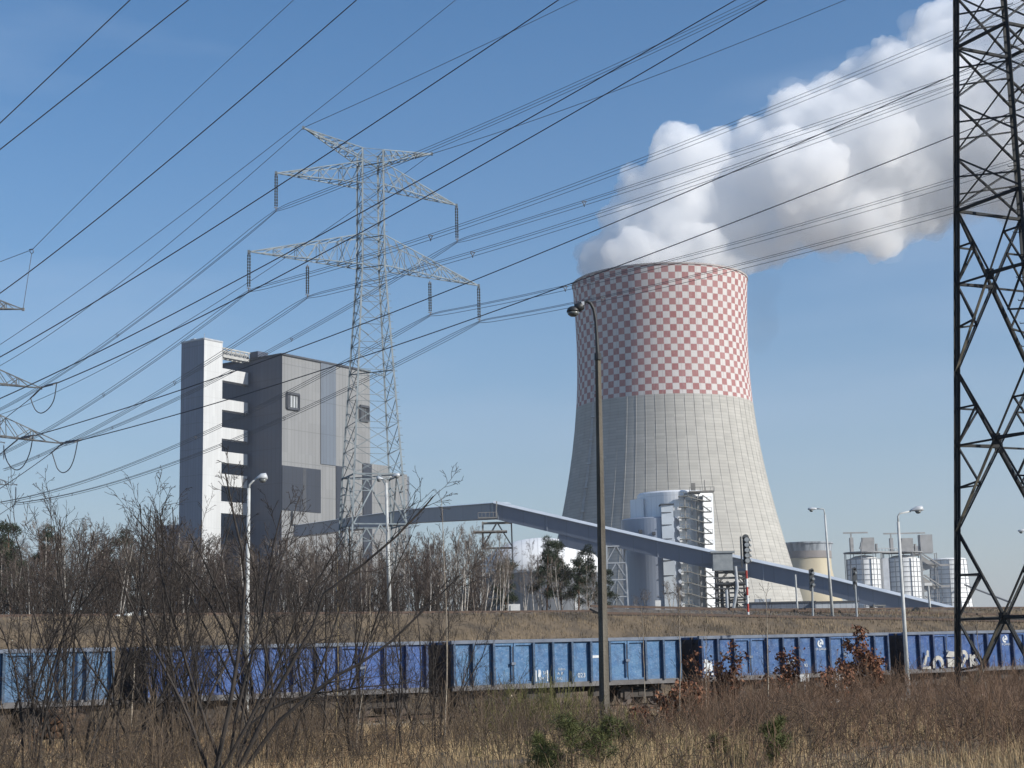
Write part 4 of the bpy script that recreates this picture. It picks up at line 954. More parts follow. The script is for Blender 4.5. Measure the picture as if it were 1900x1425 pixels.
# ================================================================== pylons, insulators, overhead lines
PY_ST = mat('pylon_galvanised', (.21, .245, .265), (.13, .16, .18), .9, rough=.6, metal=.15)
PY_DK = mat('pylon_dark_paint', (.024, .028, .034), (.04, .04, .037), .8, rough=.8, spec=.2)
GLASS = mat('insulator_glass', (.03, .034, .035), (.055, .058, .05), 6, rough=.3)
CABLE = mat('cable_black', (.018, .022, .032), (.03, .034, .044), 2, rough=.5)
CABLE_T = mat('cable_grey', (.05, .057, .072), (.075, .08, .095), 2, rough=.5)
FIT = mat('line_fitting', (.2, .2, .2), (.13, .13, .13), 3, rough=.5)

def lattice_face(mb, pa, pb_, w):
    """X bracing between two legs given as equal long point lists, bottom to top"""
    for i in range(len(pa) - 1):
        mb.beam(pa[i], pb_[i + 1], w, w * .6); mb.beam(pb_[i], pa[i + 1], w, w * .6)
        mb.beam(pa[i + 1], pb_[i + 1], w * 1.1, w * .7)
def arm(root_lo, root_hi, tip, n, w, m, name, parent):
    """crossarm: two bottom and two top chords running from the body to one tip, with lacing"""
    mb = MB(); f = [i / n for i in range(n + 1)]
    lo = [[p.lerp(tip, t * .985) for t in f] for p in root_lo]; hi = [[p.lerp(tip, t * .985) for t in f] for p in root_hi]
    for c in lo + hi: mb.beam(c[0], c[-1], w * 1.5, w * 1.5)
    for i in range(n):
        for a, b2 in ((lo[0], hi[0]), (lo[1], hi[1])):
            mb.beam(a[i], b2[i + 1] if i % 2 else b2[i], w); mb.beam(b2[i], a[i + 1], w)
        mb.beam(lo[0][i], lo[1][i + 1], w); mb.beam(hi[0][i], hi[1][i + 1], w); mb.beam(lo[0][i + 1], lo[1][i + 1], w)
    mb.box(tip, (.25, .25, .3)); return mb.build(name, m, parent)

# ---- the big double circuit pylon ------------------------------------------------
PD = 155.0; pa0 = at(693.5, 1135, PD); PX = pa0.x; PGZ = 3.0
pz = lambda y: z_over(686 + (y - 290) * .0085, y, PX, PD)
PSI, PSA = R_(20), R_(31)
ex, ey = Vector((math.cos(PSI), math.sin(PSI), 0)), Vector((-math.sin(PSI), math.cos(PSI), 0))
AX = Vector((math.cos(PSA), math.sin(PSA), 0)); axis = Vector((PX, PD, 0))
zk = [PGZ - .5, pz(884), pz(495), pz(282)]; wk = [6.6, 4.95, 2.35, 2.2]
def corner(z, i):
    w = float(np.interp(z, zk, wk)) / 2; sx, sy = ((-1, -1), (1, -1), (1, 1), (-1, 1))[i]
    return axis + ex * (sx * w) + ey * (sy * w) + ZV * z
py_ = thing('lattice_pylon', (PX, PD, PGZ), 'tall pale lattice pylon with raised horns and two pairs of crossarms before the boiler house', 'pylon')
lv = [PGZ - .3] + [pz(y) for y in (1069, 976, 884, 836, 788, 738, 691, 640, 595, 554, 526, 495, 468, 440, 409, 377, 345, 305, 282)]
for i in range(4):
    mb = MB()
    for a, c in zip(lv[:-1], lv[1:]): mb.angle(corner(a, i), corner(c, i), .17, .045, up=ey)
    mb.build('leg', PY_ST, py_)
for i in range(4):
    j = (i + 1) % 4; mb = MB()
    for k in range(3):          # tall open panels at the foot: inverted V with redundants
        a0, a1, b0, b1 = corner(lv[k], i), corner(lv[k + 1], i), corner(lv[k], j), corner(lv[k + 1], j); mid = (a1 + b1) / 2
        mb.beam(a1, b1, .13); mb.beam(a0, mid, .13); mb.beam(b0, mid, .13)
        for t in (.33, .66):
            mb.beam(a0.lerp(a1, t), a0.lerp(mid, t), .07); mb.beam(b0.lerp(b1, t), b0.lerp(mid, t), .07)
            mb.beam(a0.lerp(a1, t + .17), a0.lerp(mid, t), .07); mb.beam(b0.lerp(b1, t + .17), b0.lerp(mid, t), .07)
    lattice_face(mb, [corner(z, i) for z in lv[3:]], [corner(z, j) for z in lv[3:]], .062)
    for k in range(3, 12):      # redundants
        a0, a1, b0, b1 = corner(lv[k], i), corner(lv[k + 1], i), corner(lv[k], j), corner(lv[k + 1], j)
        mb.beam(a0.lerp(a1, .5), a0.lerp(b1, .28), .06); mb.beam(b0.lerp(b1, .5), b0.lerp(a1, .28), .06)
    mb.build('bracing', PY_ST, py_)
mb = MB()
for z in (lv[3], lv[7], lv[12], lv[14], lv[18]): mb.beam(corner(z, 0), corner(z, 2), .09); mb.beam(corner(z, 1), corner(z, 3), .09)
mb.build('plan_bracing', PY_ST, py_)
nA = Vector((AX.y, -AX.x, 0))
def tip_of(px, py): return on_plane(px, py, axis, nA)
def arm_set(tl, tr, ylo, yhi, name, n):
    L, Rr = tip_of(*tl), tip_of(*tr)
    for tip, ids in ((L, (0, 3)), (Rr, (1, 2))):
        arm([corner(pz(ylo), k) for k in ids], [corner(pz(yhi), k) for k in ids], tip, n, .056, PY_ST, name, py_)
    return L, Rr
e_l, e_r = arm_set((563, 237), (801, 285.5), 304, 282, 'earth_wire_horn', 8)
u_l, u_r = arm_set((512.5, 321), (847, 381), 346, 306, 'crossarm', 8)
l_l, l_r = arm_set((462, 467), (888, 530), 496, 440, 'crossarm', 10)
mb = MB()
for k in range(60):
    z = lv[1] + (lv[-1] - lv[1]) * k / 60; p = corner(z, 1); mb.beam(p, p + ex * .28, .05)
mb.build('step_bolts', PY_ST, py_)
def twin_insulator(label, a, b, group, sp=.10, r=.08, m=GLASS, dirv=None):
    a, b = Vector(a), Vector(b); d = (b - a); L = d.length; d = d / L
    t = thing('insulator_string', a, label, 'insulator', group)
    s = dirv or Vector((1, .3, 0)); s = (s - d * s.dot(d)).normalized()
    for k in (-1, 1):
        mb = MB(); n = 11; pts = []; rr = []
        for i in range(n):
            for tt, r_ in ((i + .1, r * .45), (i + .35, r), (i + .75, r)): pts.append(a + s * (sp * k) + d * (L * (.06 + .84 * tt / n))); rr.append(r_)
        mb.tube(pts, rr, 8); mb.build('disc_stack', m, t)
    mb = MB(); mb.beam(a + s * -sp * 1.6 + d * .05 * L, a + s * sp * 1.6 + d * .05 * L, .07); mb.beam(a + s * -sp * 2 + d * .92 * L, a + s * sp * 2 + d * .92 * L, .08); mb.beam(a, a + d * .08 * L, .07); mb.beam(a + d * .9 * L, b, .09); mb.build('yoke', FIT, t)
    return t
grp = 'insulator strings of the big pylon'
INS = {}
for key, top, (bx_, by_), lab in (('ul', u_l, (515, 391), 'insulator string under the left tip of the upper crossarm'), ('ur', u_r, (849.5, 449), 'insulator string under the right tip of the upper crossarm'),
        ('ll', l_l, (465.5, 540.5), 'insulator string under the outer left tip of the lower crossarm'), ('lr', l_r, (891.5, 597.5), 'insulator string under the outer right tip of the lower crossarm'),
        ('li', tip_of(570.5, 491), (572.5, 552), 'insulator string hanging midway along the left half of the lower crossarm'), ('ri', tip_of(797.5, 521), (801, 585), 'insulator string hanging midway along the right half of the lower crossarm')):
    d = ray(bx_, by_); k = top.y / d.y; bot = Vector((top.x, top.y, EYE + d.z * k)); INS[key] = bot
    twin_insulator(lab, top, bot, grp)

# ---- the black pylon at the right edge -------------------------------------------
QY = 48.0; q_lo, q_hi = at(1950, 1115, QY), at(1857, 0, QY); QG = ground_z(q_lo.x, QY)
va = Vector((q_lo.x, QY, 0)).normalized(); e1, e2 = Vector((va.y, -va.x, 0)), va
r_lo = (q_lo - at(1783, 1115, QY)).length; r_hi = (q_hi - at(1772, 0, QY)).length
axq = Vector((q_lo.x, QY, 0))
rq = lambda z: r_lo + (r_hi - r_lo) * (z - q_lo.z) / (q_hi.z - q_lo.z)
DIRS = [-e1, -e2, e1, e2]
cq = lambda z, i: axq + DIRS[i] * rq(z) + ZV * z
qt = thing('lattice_pylon', (axq.x, QY, QG), 'near black lattice pylon standing at the right edge, top out of view', 'pylon')
A_z = lambda y: z_over(1775, y, cq(8, 0).x, cq(8, 0).y)
big = [QG - .3, A_z(986), A_z(690), A_z(392)]
sm = [A_z(392)] ; step = A_z(290) - A_z(392)
while sm[-1] < 29: sm.append(sm[-1] + step)
ZTOP = sm[-1]
for i in range(4):
    mb = MB(); mb.angle(cq(QG - .4, i) , cq(ZTOP, i), .135, .022, up=(DIRS[i] + DIRS[(i + 1) % 4]).normalized()); mb.build('leg', PY_DK, qt)
PY_LT = mat('pylon_worn_bar', (.15, .135, .10), (.05, .048, .042), 1.6, rough=.6)
for i in range(4):
    j = (i + 1) % 4; mb = MB()
    for k in range(3):
        a0, a1, b0, b1 = cq(big[k], i), cq(big[k + 1], i), cq(big[k], j), cq(big[k + 1], j)
        w0, w1 = (a0 - b0).length, (a1 - b1).length; t = w0 / (w0 + w1); c = a0.lerp(b1, t)
        mb.cur = 1 if i == 0 else 0; mb.angle(a0, c, .10, .02); mb.cur = 0
        mb.angle(c, b1, .075, .016); mb.angle(b0, c, .075, .016); mb.angle(c, a1, .075, .016)
        lm = lambda p0, p1: p0.lerp(p1, t)
        mb.beam(lm(a0, a1), c, .06); mb.beam(lm(b0, b1), c, .06)
        mb.beam(lm(a0, a1).lerp(lm(b0, b1), .5) + ZV * .05, lm(b0, b1), .09)
        for (l0, l1) in ((a0, a1), (b0, b1)):
            mid = lm(l0, l1); q1, q2 = l0.lerp(c, .55), l1.lerp(c, .5)
            mb.beam(l0.lerp(mid, .5), q1, .055); mb.beam(mid, q1, .055); mb.beam(mid, q2, .055); mb.beam(mid.lerp(l1, .5), q2, .055)
        mb.box(c, (.26, .06, .34), (e1, e2, ZV))
    mb.build('lower_bracing', [PY_DK, PY_LT], qt)
    mb = MB()
    for k in range(len(sm) - 1):
        a0, a1, b0, b1 = cq(sm[k], i), cq(sm[k + 1], i), cq(sm[k], j), cq(sm[k + 1], j); 
        mb.angle(a0 + ZV * .1, b1 + ZV * -.1, .058, .012); mb.angle(b0 + ZV * .1, a1 + ZV * -.1, .058, .012); mb.beam(a0.lerp(a1, .62), b0.lerp(b1, .30), .05)
        if k % 3 == 0: mb.beam(a0, b0, .09)
    mb.build('upper_bracing', PY_DK, qt)
mb = MB(); z = QG + 3; k = 0
while z < ZTOP - .3:
    p = cq(z, 1); s = e1 * (.26 if k % 2 else -.26); mb.tube([p, p + s, p + s + ZV * .05], .014, 6); z += .36; k += 1
mb.build('step_bolts', PY_DK, qt)

# ---- pylons whose arms reach in at the left edge -----------------------------------
def side_pylon(label, px, Y, m, arms, ztop_y, gz=3.0):
    c = at(px, 1100, Y); t = thing('lattice_pylon', (c.x, Y, gz), label, 'pylon'); zt = z_over(px, ztop_y, c.x, Y)
    P = lambda z, i: Vector((c.x, Y, z)) + Vector(((-1, 1, 1, -1)[i], (-1, -1, 1, 1)[i], 0)) * float(np.interp(z, [gz, zt], [2.6, .6]))
    lv = list(np.linspace(gz - .5, zt, 14))
    for i in range(4):
        mb = MB(); mb.angle(P(lv[0], i), P(lv[-1], i), .18, .04); mb.build('leg', m, t)
        mb = MB(); lattice_face(mb, [P(z, i) for z in lv], [P(z, (i + 1) % 4) for z in lv], .08); mb.build('bracing', m, t)
    for (tx, ty, ylo, yhi) in arms:
        tip = at(tx, ty, Y); zl, zh = z_over(px, ylo, c.x, Y), z_over(px, yhi, c.x, Y)
        arm([P(zl, 1), P(zl, 2)], [P(zh, 1), P(zh, 2)], tip, 6, .07, m, 'crossarm', t)
        tip2 = Vector((2 * c.x - tip.x, tip.y, tip.z)); arm([P(zl, 0), P(zl, 3)], [P(zh, 0), P(zh, 3)], tip2, 6, .07, m, 'crossarm', t)
    return t
LY = 160.0
side_pylon('dark tension pylon whose three crossarm tips reach in at the left edge', -85, LY, mat('pylon_worn_steel', (.12, .125, .13), (.2, .2, .19), .8, rough=.6), [(43, 574, 571, 537), (76, 720, 708, 664), (115, 823, 804, 748)], 500)
FY = 330.0
side_pylon('farther pylon with only two crossarm tips showing low at the left edge', -70, FY, mat('pylon_far_steel', (.10, .115, .135), (.14, .15, .165), .5), [(31, 899.5, 899, 872), (8, 821.5, 817, 798)], 700)
grp2 = 'tension insulators of the left tension pylon'
def single_ins(name, a, b, label, Y0, Y1, group):
    return twin_insulator(label, at(*a, Y0), at(*b, Y1), group, sp=.2, r=.075, m=mat('insulator_dark', (.03, .035, .05), (.05, .055, .07), 5, rough=.35), dirv=Vector((0, 1, .4)))
single_ins('i', (78, 718), (107, 710.5), 'insulator pointing right from the middle crossarm of the left pylon', LY, LY - 4, grp2)
single_ins('i', (74, 722), (57, 739), 'insulator slanting down from the middle crossarm of the left pylon', LY, LY + 6, grp2)
single_ins('i', (35, 813), (64, 808.5), 'insulator pointing right from the inner end of the lowest left crossarm', LY, LY - 4, grp2)
single_ins('i', (31, 817), (8, 836), 'insulator slanting down from the inner end of the lowest left crossarm', LY, LY + 6, grp2)
single_ins('i', (117, 821), (147, 817.5), 'insulator pointing right from the outer tip of the lowest left crossarm', LY, LY - 4, grp2)
single_ins('i', (113, 825), (95, 840.5), 'insulator slanting down from the outer tip of the lowest left crossarm', LY, LY + 6, grp2)
single_ins('i', (29.5, 903), (29, 931), 'hanging insulator of the far pylon, just above the lowest wires at left', FY, FY, 'insulators of the far left pylon')
single_ins('i', (7, 825), (7, 853), 'hanging insulator of the far pylon close to the left edge', FY, FY, 'insulators of the far left pylon')

# ---- overhead lines ----------------------------------------------------------------
def curve3(p0, d0, p1, d1, pm, n=64):
    a, b = (at(*p0, d0) if not isinstance(p0, Vector) else p0), (at(*p1, d1) if not isinstance(p1, Vector) else p1)
    h = Vector((b.x - a.x, b.y - a.y, 0)); nn = Vector((h.y, -h.x, 0)).normalized()
    m = on_plane(pm[0], pm[1], a, nn); tm = (Vector((m.x - a.x, m.y - a.y, 0)).dot(h)) / h.dot(h)
    k = (m.z - (a.z + (b.z - a.z) * tm)) / (tm * (1 - tm)) if .02 < tm < .98 else 0
    out = lambda q: not isinstance(q, Vector) and not (0 <= q[0] <= 1900 and 0 <= q[1] <= 1425)
    ts = np.linspace(-.25 if out(p0) else 0, 1.3 if out(p1) else 1, n + 1)      # spans carry on past the picture
    return [Vector((a.x + h.x * t, a.y + h.y * t, a.z + (b.z - a.z) * t + k * t * (1 - t))) for t in ts]
def wire_r(p, w): return w * .5 * max(p.y, 20) * .986 / FPX
def wire(label, p0, d0, p1, d1, pm, w=1.9, m=CABLE, cat='cable', group=None, name='power_cable'):
    pts = curve3(p0, d0, p1, d1, pm); mb = MB(); mb.tube(pts, [wire_r(p, w) for p in pts], 5, cap=False)
    o = mb.build(name, m, None, loc=pts[0]); return tag(o, label, cat, group)
def bundle(label, p0, d0, p1, d1, pm, w=1.0, n_sp=2, group='triple conductor bundles of the big pylon', spread=1.0):
    pts = curve3(p0, d0, p1, d1, pm); t = thing('conductor_bundle', pts[0], label, 'cable', group)
    h = (pts[-1] - pts[0]); s = Vector((h.y, -h.x, 0)).normalized()
    offs = [s * .22 * spread + ZV * .18 * spread, s * -.22 * spread + ZV * .18 * spread, ZV * -.2 * spread]
    for o_ in offs:
        mb = MB(); f = [min(1, i / 1.5, ) for i in range(len(pts))]
        pp = [p + o_ * (.35 + .65 * f[i]) for i, p in enumerate(pts)]; mb.tube(pp, [wire_r(p, w) for p in pp], 5, cap=False); mb.build('conductor', CABLE_T, t)
    for k in range(1, n_sp + 1):
        p = pts[int(len(pts) * (k - .45) / n_sp)]; mb = MB()
        for a in range(3): mb.beam(p + offs[a], p + offs[(a + 1) % 3], .05)
        mb.beam(p + offs[2], p + offs[2] - ZV * .12, .07); mb.build('spacer', CABLE, t)
    return t
G1 = 'thick black cables over the scene'
wire('thick cable cutting the top left corner, uppermost of all', (-40, 266), 64, (285, -42), 38, (120, 115), 2.5, group=G1)
wire('thick cable second from the top left corner', (-40, 309), 74, (392, -34), 40, (174.5, 139), 2.5, group=G1)
wire('thick cable from the left edge to the top edge, third from the top left corner', (-40, 572), 116, (705, -38), 43, (365, 254), 2.3, group=G1)
wire('thick cable crossing just left of the insulator under the upper crossarm', (-40, 684), 138, (1085, -33), 46, (584, 301), 2.3, group=G1)
wire('thick cable crossing the big pylon at its waist, reaching the top edge', (-40, 757), 158, (1420, -32), 52, (680, 389), 2.2, group=G1)
wire('thick cable from the middle left crossarm past the outer left insulator to the top edge', (107, 710.5), LY - 4, (1470, -28), 58, (840, 337), 2.2, group=G1)
wire('thick cable from the inner end of the lowest left crossarm to the right edge', (64, 808.5), LY - 4, (1940, 62), 72, (1010, 467), 2.0, group=G1)
wire('thick cable from the lowest left crossarm tip, crossing the cooling tower rim', (147, 817.5), LY - 4, (1940, 183), 75, (1057, 527), 2.0, group=G1)
G2 = 'thin earth wires'
rod = at(60, 463, LY)
wire('thin wire from the ring above the left pylon to the top edge', (60, 463), LY, (575, -28), 76, (300, 228), 1.3, CABLE_T, group=G2)
wire('thin wire from the ring above the left pylon to the left edge', (60, 463), LY, (-30, 497), 200, (15, 480), 1.3, CABLE_T, group=G2)
wire('thin near upright tie between the ring and the top left crossarm tip', (59, 470), LY, (43, 573), LY, (50.5, 524), 1.3, CABLE_T, group=G2)
mb = MB(); mb.tube([at(x, y, LY) for x, y in ((54, 463), (61, 462), (62, 468), (59, 471), (55, 466))], .05, 6); o = mb.build('tie_ring', CABLE, None, loc=rod); tag(o, 'small metal ring joining the thin wires above the left pylon', 'fitting')
wire('thin wire passing just above the left horn tip of the big pylon', (-40, 665), 290, (890, -36), 115, (335.5, 400), 1.15, CABLE_T, group=G2)
wire('thin earth wire falling left from the left horn tip of the big pylon', e_l, 0, (-40, 700), 330, (376, 400), 1.15, CABLE_T, group=G2)
wire('thin earth wire rising right from the left horn tip of the big pylon', e_l, 0, (1120, -24), 118, (928, 69), 1.15, CABLE_T, group=G2)
wire('thin earth wire falling left from the right horn tip of the big pylon', e_r, 0, (-40, 782), 330, (500, 498), 1.05, CABLE_T, group=G2)
wire('thin earth wire rising right from the right horn tip of the big pylon', e_r, 0, (1640, -30), 98, (1100, 184), 1.2, CABLE_T, group=G2)
bundle('triple bundle rising right from the left upper insulator to the top edge', INS['ul'], 0, (1460, -24), 104, (1000, 190))
bundle('triple bundle falling left from the left upper insulator', INS['ul'], 0, (-40, 779), 330, (179, 650))
bundle('triple bundle running right from the right upper insulator', INS['ur'], 0, (1960, 82), 80, (1421, 267), n_sp=2)
bundle('triple bundle falling left from the right upper insulator toward the boiler house roof', INS['ur'], 0, (120, 826), 330, (484, 661))
bundle('triple bundle running right from the outer left insulator of the lower crossarm', INS['ll'], 0, (1960, -16), 79, (1202, 296), n_sp=2)
bundle('triple bundle falling left from the outer left insulator of the lower crossarm', INS['ll'], 0, (-40, 861), 330, (282, 672))
bundle('triple bundle running right from the inner left insulator of the lower crossarm', INS['li'], 0, (1960, 92), 79, (1168, 380), n_sp=2)
bundle('triple bundle falling left from the inner left insulator of the lower crossarm', INS['li'], 0, (7, 872), 330, (260, 749))
bundle('triple bundle running right from the inner right insulator past the cooling tower rim', INS['ri'], 0, (1960, 280), 81, (1354, 458), n_sp=2)
bundle('triple bundle falling left from the inner right insulator across the boiler house', INS['ri'], 0, (-40, 939), 330, (409, 791), n_sp=2)
bundle('triple bundle running right from the outer right insulator across the chequered band', INS['lr'], 0, (1960, 335), 82, (1365, 497), n_sp=2)
bundle('triple bundle falling left from the outer right insulator to the far pylon', INS['lr'], 0, (29, 935), FY, (409, 827), n_sp=2)
# spans leaving the left pylons away from the viewer
G3 = 'cables falling away at the left edge'
wire('cable falling to the left edge from the slanting insulator of the middle left crossarm', (57, 739), LY + 6, (-30, 806), 230, (20, 768), 1.5, group=G3)
wire('cable falling to the left edge from the slanting insulator of the outer left tip', (95, 840.5), LY + 6, (-30, 925), 240, (44, 877), 1.5, group=G3)
wire('cable falling to the left edge from the slanting insulator of the inner left arm', (8, 836), LY + 6, (-30, 868), 220, (-8, 850), 1.5, group=G3)
wire('cable falling to the left edge below the far pylon insulator', (29, 935), FY, (-20, 968), 420, (5, 951), 1.3, CABLE_T, group=G3)
def loop(label, pts):
    P = [at(x, y, LY + 1) for x, y in pts]; out = []
    for i in range(len(P) - 1):
        p0, p1, p2, p3 = P[max(i - 1, 0)], P[i], P[i + 1], P[min(i + 2, len(P) - 1)]
        for k in range(6):
            t = k / 6; out.append(.5 * ((2 * p1) + (p2 - p0) * t + (2 * p0 - 5 * p1 + 4 * p2 - p3) * t * t + (3 * p1 - p0 - 3 * p2 + p3) * t ** 3))
    out.append(P[-1]); mb = MB(); mb.tube(out, .055, 6); o = mb.build('jumper_loop', CABLE, None, loc=P[0]); tag(o, label, 'cable', 'drooping jumper loops')
loop('drooping jumper loop under the middle left crossarm', [(57, 739), (61, 751), (67, 762), (76, 766.5), (86, 762), (95, 752), (101, 738), (105, 712)])
loop('drooping jumper loop at the inner end of the lowest left crossarm', [(8, 837), (12, 853), (20, 866), (31, 872), (42, 866), (51, 851), (57, 833), (61, 810)])
loop('drooping jumper loop under the outer tip of the lowest left crossarm', [(97, 841), (102, 857), (107, 870), (116, 877), (127, 872), (135, 858), (140, 840), (144, 819)])
# ================================================================== steam
def steam(name, puffs, label, density, voxel, seed, bumps=(16, 10), Y=CT_Y, disp=((9.0, 4.5), (3.6, 2.0)), hetero=False):
    rg = np.random.default_rng(seed); c0_ = at(puffs[0][0], puffs[0][1], Y)
    ico = bpy.data.meshes.new('puff')
    import bmesh
    bm = bmesh.new(); bmesh.ops.create_icosphere(bm, subdivisions=2, radius=1); bv = np.array([v.co[:] for v in bm.verts]); bf = np.array([[v.index for v in f.verts] for f in bm.faces]); bm.free()
    balls = []
    for (px, py, r, *dy) in puffs:
        y = Y + (dy[0] if dy else 0); c = at(px, py, y); R = r / px_m(y, c.z); C = np.array(c)
        balls.append((C, R))
        for k in range(bumps[0]):
            d = rg.normal(size=3); d /= np.linalg.norm(d); rr = R * rg.uniform(.30, .5); C2 = C + d * (R - rr * .45); balls.append((C2, rr))
            for j in range(bumps[1] if k % 2 == 0 else 0):
                d2 = rg.normal(size=3); d2 /= np.linalg.norm(d2)
                if d2 @ d > 0: r3 = rr * rg.uniform(.28, .45); balls.append((C2 + d2 * (rr - r3 * .4), r3))
    V = np.concatenate([bv * R + C for C, R in balls]) - np.array(c0_); F = np.concatenate([bf + i * len(bv) for i in range(len(balls))])
    me = raw_mesh('puffs', V, None, [], Ft=F); tmp = link('puffs', me)
    rm = tmp.modifiers.new('r', 'REMESH'); rm.mode = 'VOXEL'; rm.voxel_size = voxel
    for i, (sc_, st_) in enumerate(disp):
        tx = bpy.data.textures.new('billow%d' % i, 'CLOUDS'); tx.noise_scale = sc_; tx.noise_depth = 3
        dm = tmp.modifiers.new('d', 'DISPLACE'); dm.texture = tx; dm.strength = st_; dm.mid_level = .5; dm.texture_coords = 'LOCAL'
    dg = bpy.context.evaluated_depsgraph_get(); m2 = bpy.data.meshes.new_from_object(tmp.evaluated_get(dg)); bpy.data.objects.remove(tmp)
    m2.name = name; m2.materials.clear()
    m = bpy.data.materials.new(name); m.use_nodes = True; nt = m.node_tree; nt.nodes.remove(nt.nodes['Principled BSDF'])
    pv = nt.nodes.new('ShaderNodeVolumePrincipled'); pv.inputs['Color'].default_value = (1, 1, 1, 1); pv.inputs['Anisotropy'].default_value = .1
    if hetero:
        vec, xyz = obj_xyz(nt); far = nt.nodes.new('ShaderNodeMapRange'); far.inputs[1].default_value = 60; far.inputs[2].default_value = 200; far.inputs[3].default_value = 1.0; far.inputs[4].default_value = .5; nt.links.new(xyz[0], far.inputs[0])
        nn_ = ramp(nt, noise(nt, .07, 5, .66, vec), .28, .54); nt.links.new(M(nt, 'MULTIPLY', M(nt, 'MULTIPLY_ADD', nn_, .85, .15), M(nt, 'MULTIPLY', far.outputs[0], density)), pv.inputs['Density'])
        m.cycles.volume_step_rate = .12
    else: pv.inputs['Density'].default_value = density
    nt.links.new(pv.outputs[0], nt.nodes['Material Output'].inputs['Volume']); m2.materials.append(m)
    o = link(name, m2, None, c0_); tag(o, label, 'steam', kind='stuff'); return o
PUFFS = [(1372, 478, 34, 0), (1405, 468, 34, 5), (1440, 462, 32, 5), (1470, 448, 34, 0), (1225, 486, 40, -20), (1122, 478, 50, 8), (1104, 488, 30, 0), (1180, 486, 62, -10), (1290, 488, 70, -8), (1345, 486, 44, 6), (1225, 488, 88, 5), (1150, 470, 52, 10), (1310, 478, 62, 5), (1195, 420, 62), (1265, 400, 82), (1345, 430, 62), (1330, 370, 80, 15), (1150, 408, 38), (1185, 350, 42), (1250, 318, 58), (1252, 264, 44), (1290, 300, 52, -10), (1330, 276, 40), (1372, 330, 62, 10),
    (1400, 262, 46), (1430, 400, 72, 10), (1430, 320, 80), (1472, 225, 56), (1500, 330, 92, -10), (1525, 195, 48, 10), (1560, 250, 92), (1535, 410, 62), (1590, 180, 58, 15), (1640, 280, 115), (1612, 410, 66, -8), (1655, 425, 46), (1650, 125, 50, 10), (1700, 180, 92),
    (1722, 310, 108, 15), (1712, 402, 44), (1752, 90, 74, 5), (1800, 200, 128), (1805, 325, 70), (1860, 90, 110, 10), (1900, 240, 140), (1980, 100, 160), (1990, 260, 140, 10), (2110, 110, 190), (2120, 250, 150), (2260, 60, 210), (1868, 366, 40)]
steam('steam_plume', PUFFS, 'broad white steam plume drifting right from the big cooling tower', .095, 1.35, 3, hetero=True, disp=((9.0, 4.5), (3.6, 2.6), (1.7, 1.1)))
VEIL = [(px + 14, py - 8, r * .98 + 12) + tuple(d) for px, py, r, *d in PUFFS if px > 1470 and r > 50]
steam('steam_veil', VEIL, 'thin ragged veil of steam round the drifting plume', .012, 2.2, 21, bumps=(14, 6), disp=((14.0, 9.0), (5.0, 4.0)))
steam('smoke', [(1404, 520, 22, 40), (1412, 560, 30, 40), (1418, 605, 32, 40), (1408, 640, 22, 40), (1430, 530, 22, 40)], 'faint dark smoke trailing down beside the cooling tower rim', .006, 2.2, 9, bumps=(10, 4))
bpy.data.materials['smoke'].node_tree.nodes['Principled Volume'].inputs['Color'].default_value = (.35, .30, .30, 1)
# ================================================================== trees, scrub and grass
def polyline(rg, p, d, L, n, wob, up):
    pts = [p]; st = L / (n - 1); d = d / np.linalg.norm(d)
    for i in range(n - 1):
        d = d + rg.normal(size=3) * wob + np.array((0, 0, up)); d /= np.linalg.norm(d); pts.append(pts[-1] + d * st)
    return np.array(pts)
def grow(rg, stems, kids, ratio, spread, npts, wob, up, t0=.25, rr=.55, tip=.3, rmin=.003):
    """stems: polylines with start radius; returns one list of (points, radii) per level"""
    out = []; cur = stems
    for lv in range(len(kids) + 1):
        row = []; nxt = []
        for pts, r in cur:
            n = len(pts); row.append((pts, np.maximum(r * (1 - (1 - tip) * np.linspace(0, 1, n)), rmin)))
            if lv == len(kids): continue
            L = np.linalg.norm(pts[-1] - pts[0])
            for k in range(kids[lv]):
                t = t0 + (1 - t0) * (k + rg.uniform(0, 1)) / kids[lv]; x = t * (n - 1); i = min(int(x), n - 2); p = pts[i] + (pts[i + 1] - pts[i]) * (x - i)
                d = pts[i + 1] - pts[i]; d = d / (np.linalg.norm(d) + 1e-9); q = rg.normal(size=3); q -= d * (q @ d); q /= np.linalg.norm(q) + 1e-9
                a = spread[lv] * rg.uniform(.6, 1.25); d2 = d * math.cos(a) + q * math.sin(a)
                L2 = L * ratio[lv] * (1.15 - .7 * t) * rg.uniform(.6, 1.15)
                nxt.append((polyline(rg, p, d2, L2, npts[lv], wob[lv], up[lv]), max(r * (1 - (1 - tip) * t) * rr, rmin)))
        out.append(row); cur = nxt
    return out
def twig_mesh(name, rows, m, sides=3):
    P = [a for r in rows for a, _ in r]; Rd = [b for r in rows for _, b in r]
    V, F = tubes(P, Rd, sides); return raw_mesh(name, V, F, m, smooth=True)
BIRCH = mat('pale_bark', (.44, .41, .37), (.17, .15, .13), 3.5, rough=.9, stretch=(1, 1, .5), lo=.42, hi=.6)
BROWNB = mat('grey_brown_bark', (.13, .105, .085), (.075, .06, .05), 4, rough=.9)
TWIG = mat('distant_twigs', (.10, .075, .062), (.06, .045, .039), .8, rough=.9)
TWIGP = mat('pale_twigs', (.20, .165, .135), (.13, .105, .088), .8, rough=.9)
BUSH = mat('dark_bush_bark', (.045, .036, .030), (.020, .017, .015), 5, rough=.9)
BUSHT = mat('dark_bush_twigs', (.042, .031, .025), (.022, .018, .015), 2, rough=.9)
NEED = mat('pine_needles', (.034, .047, .022), (.016, .024, .012), 1.3, rough=.8, per_object=.2)
NEEDY = mat('young_pine_needles', (.095, .105, .026), (.042, .052, .014), 2.5, rough=.8)
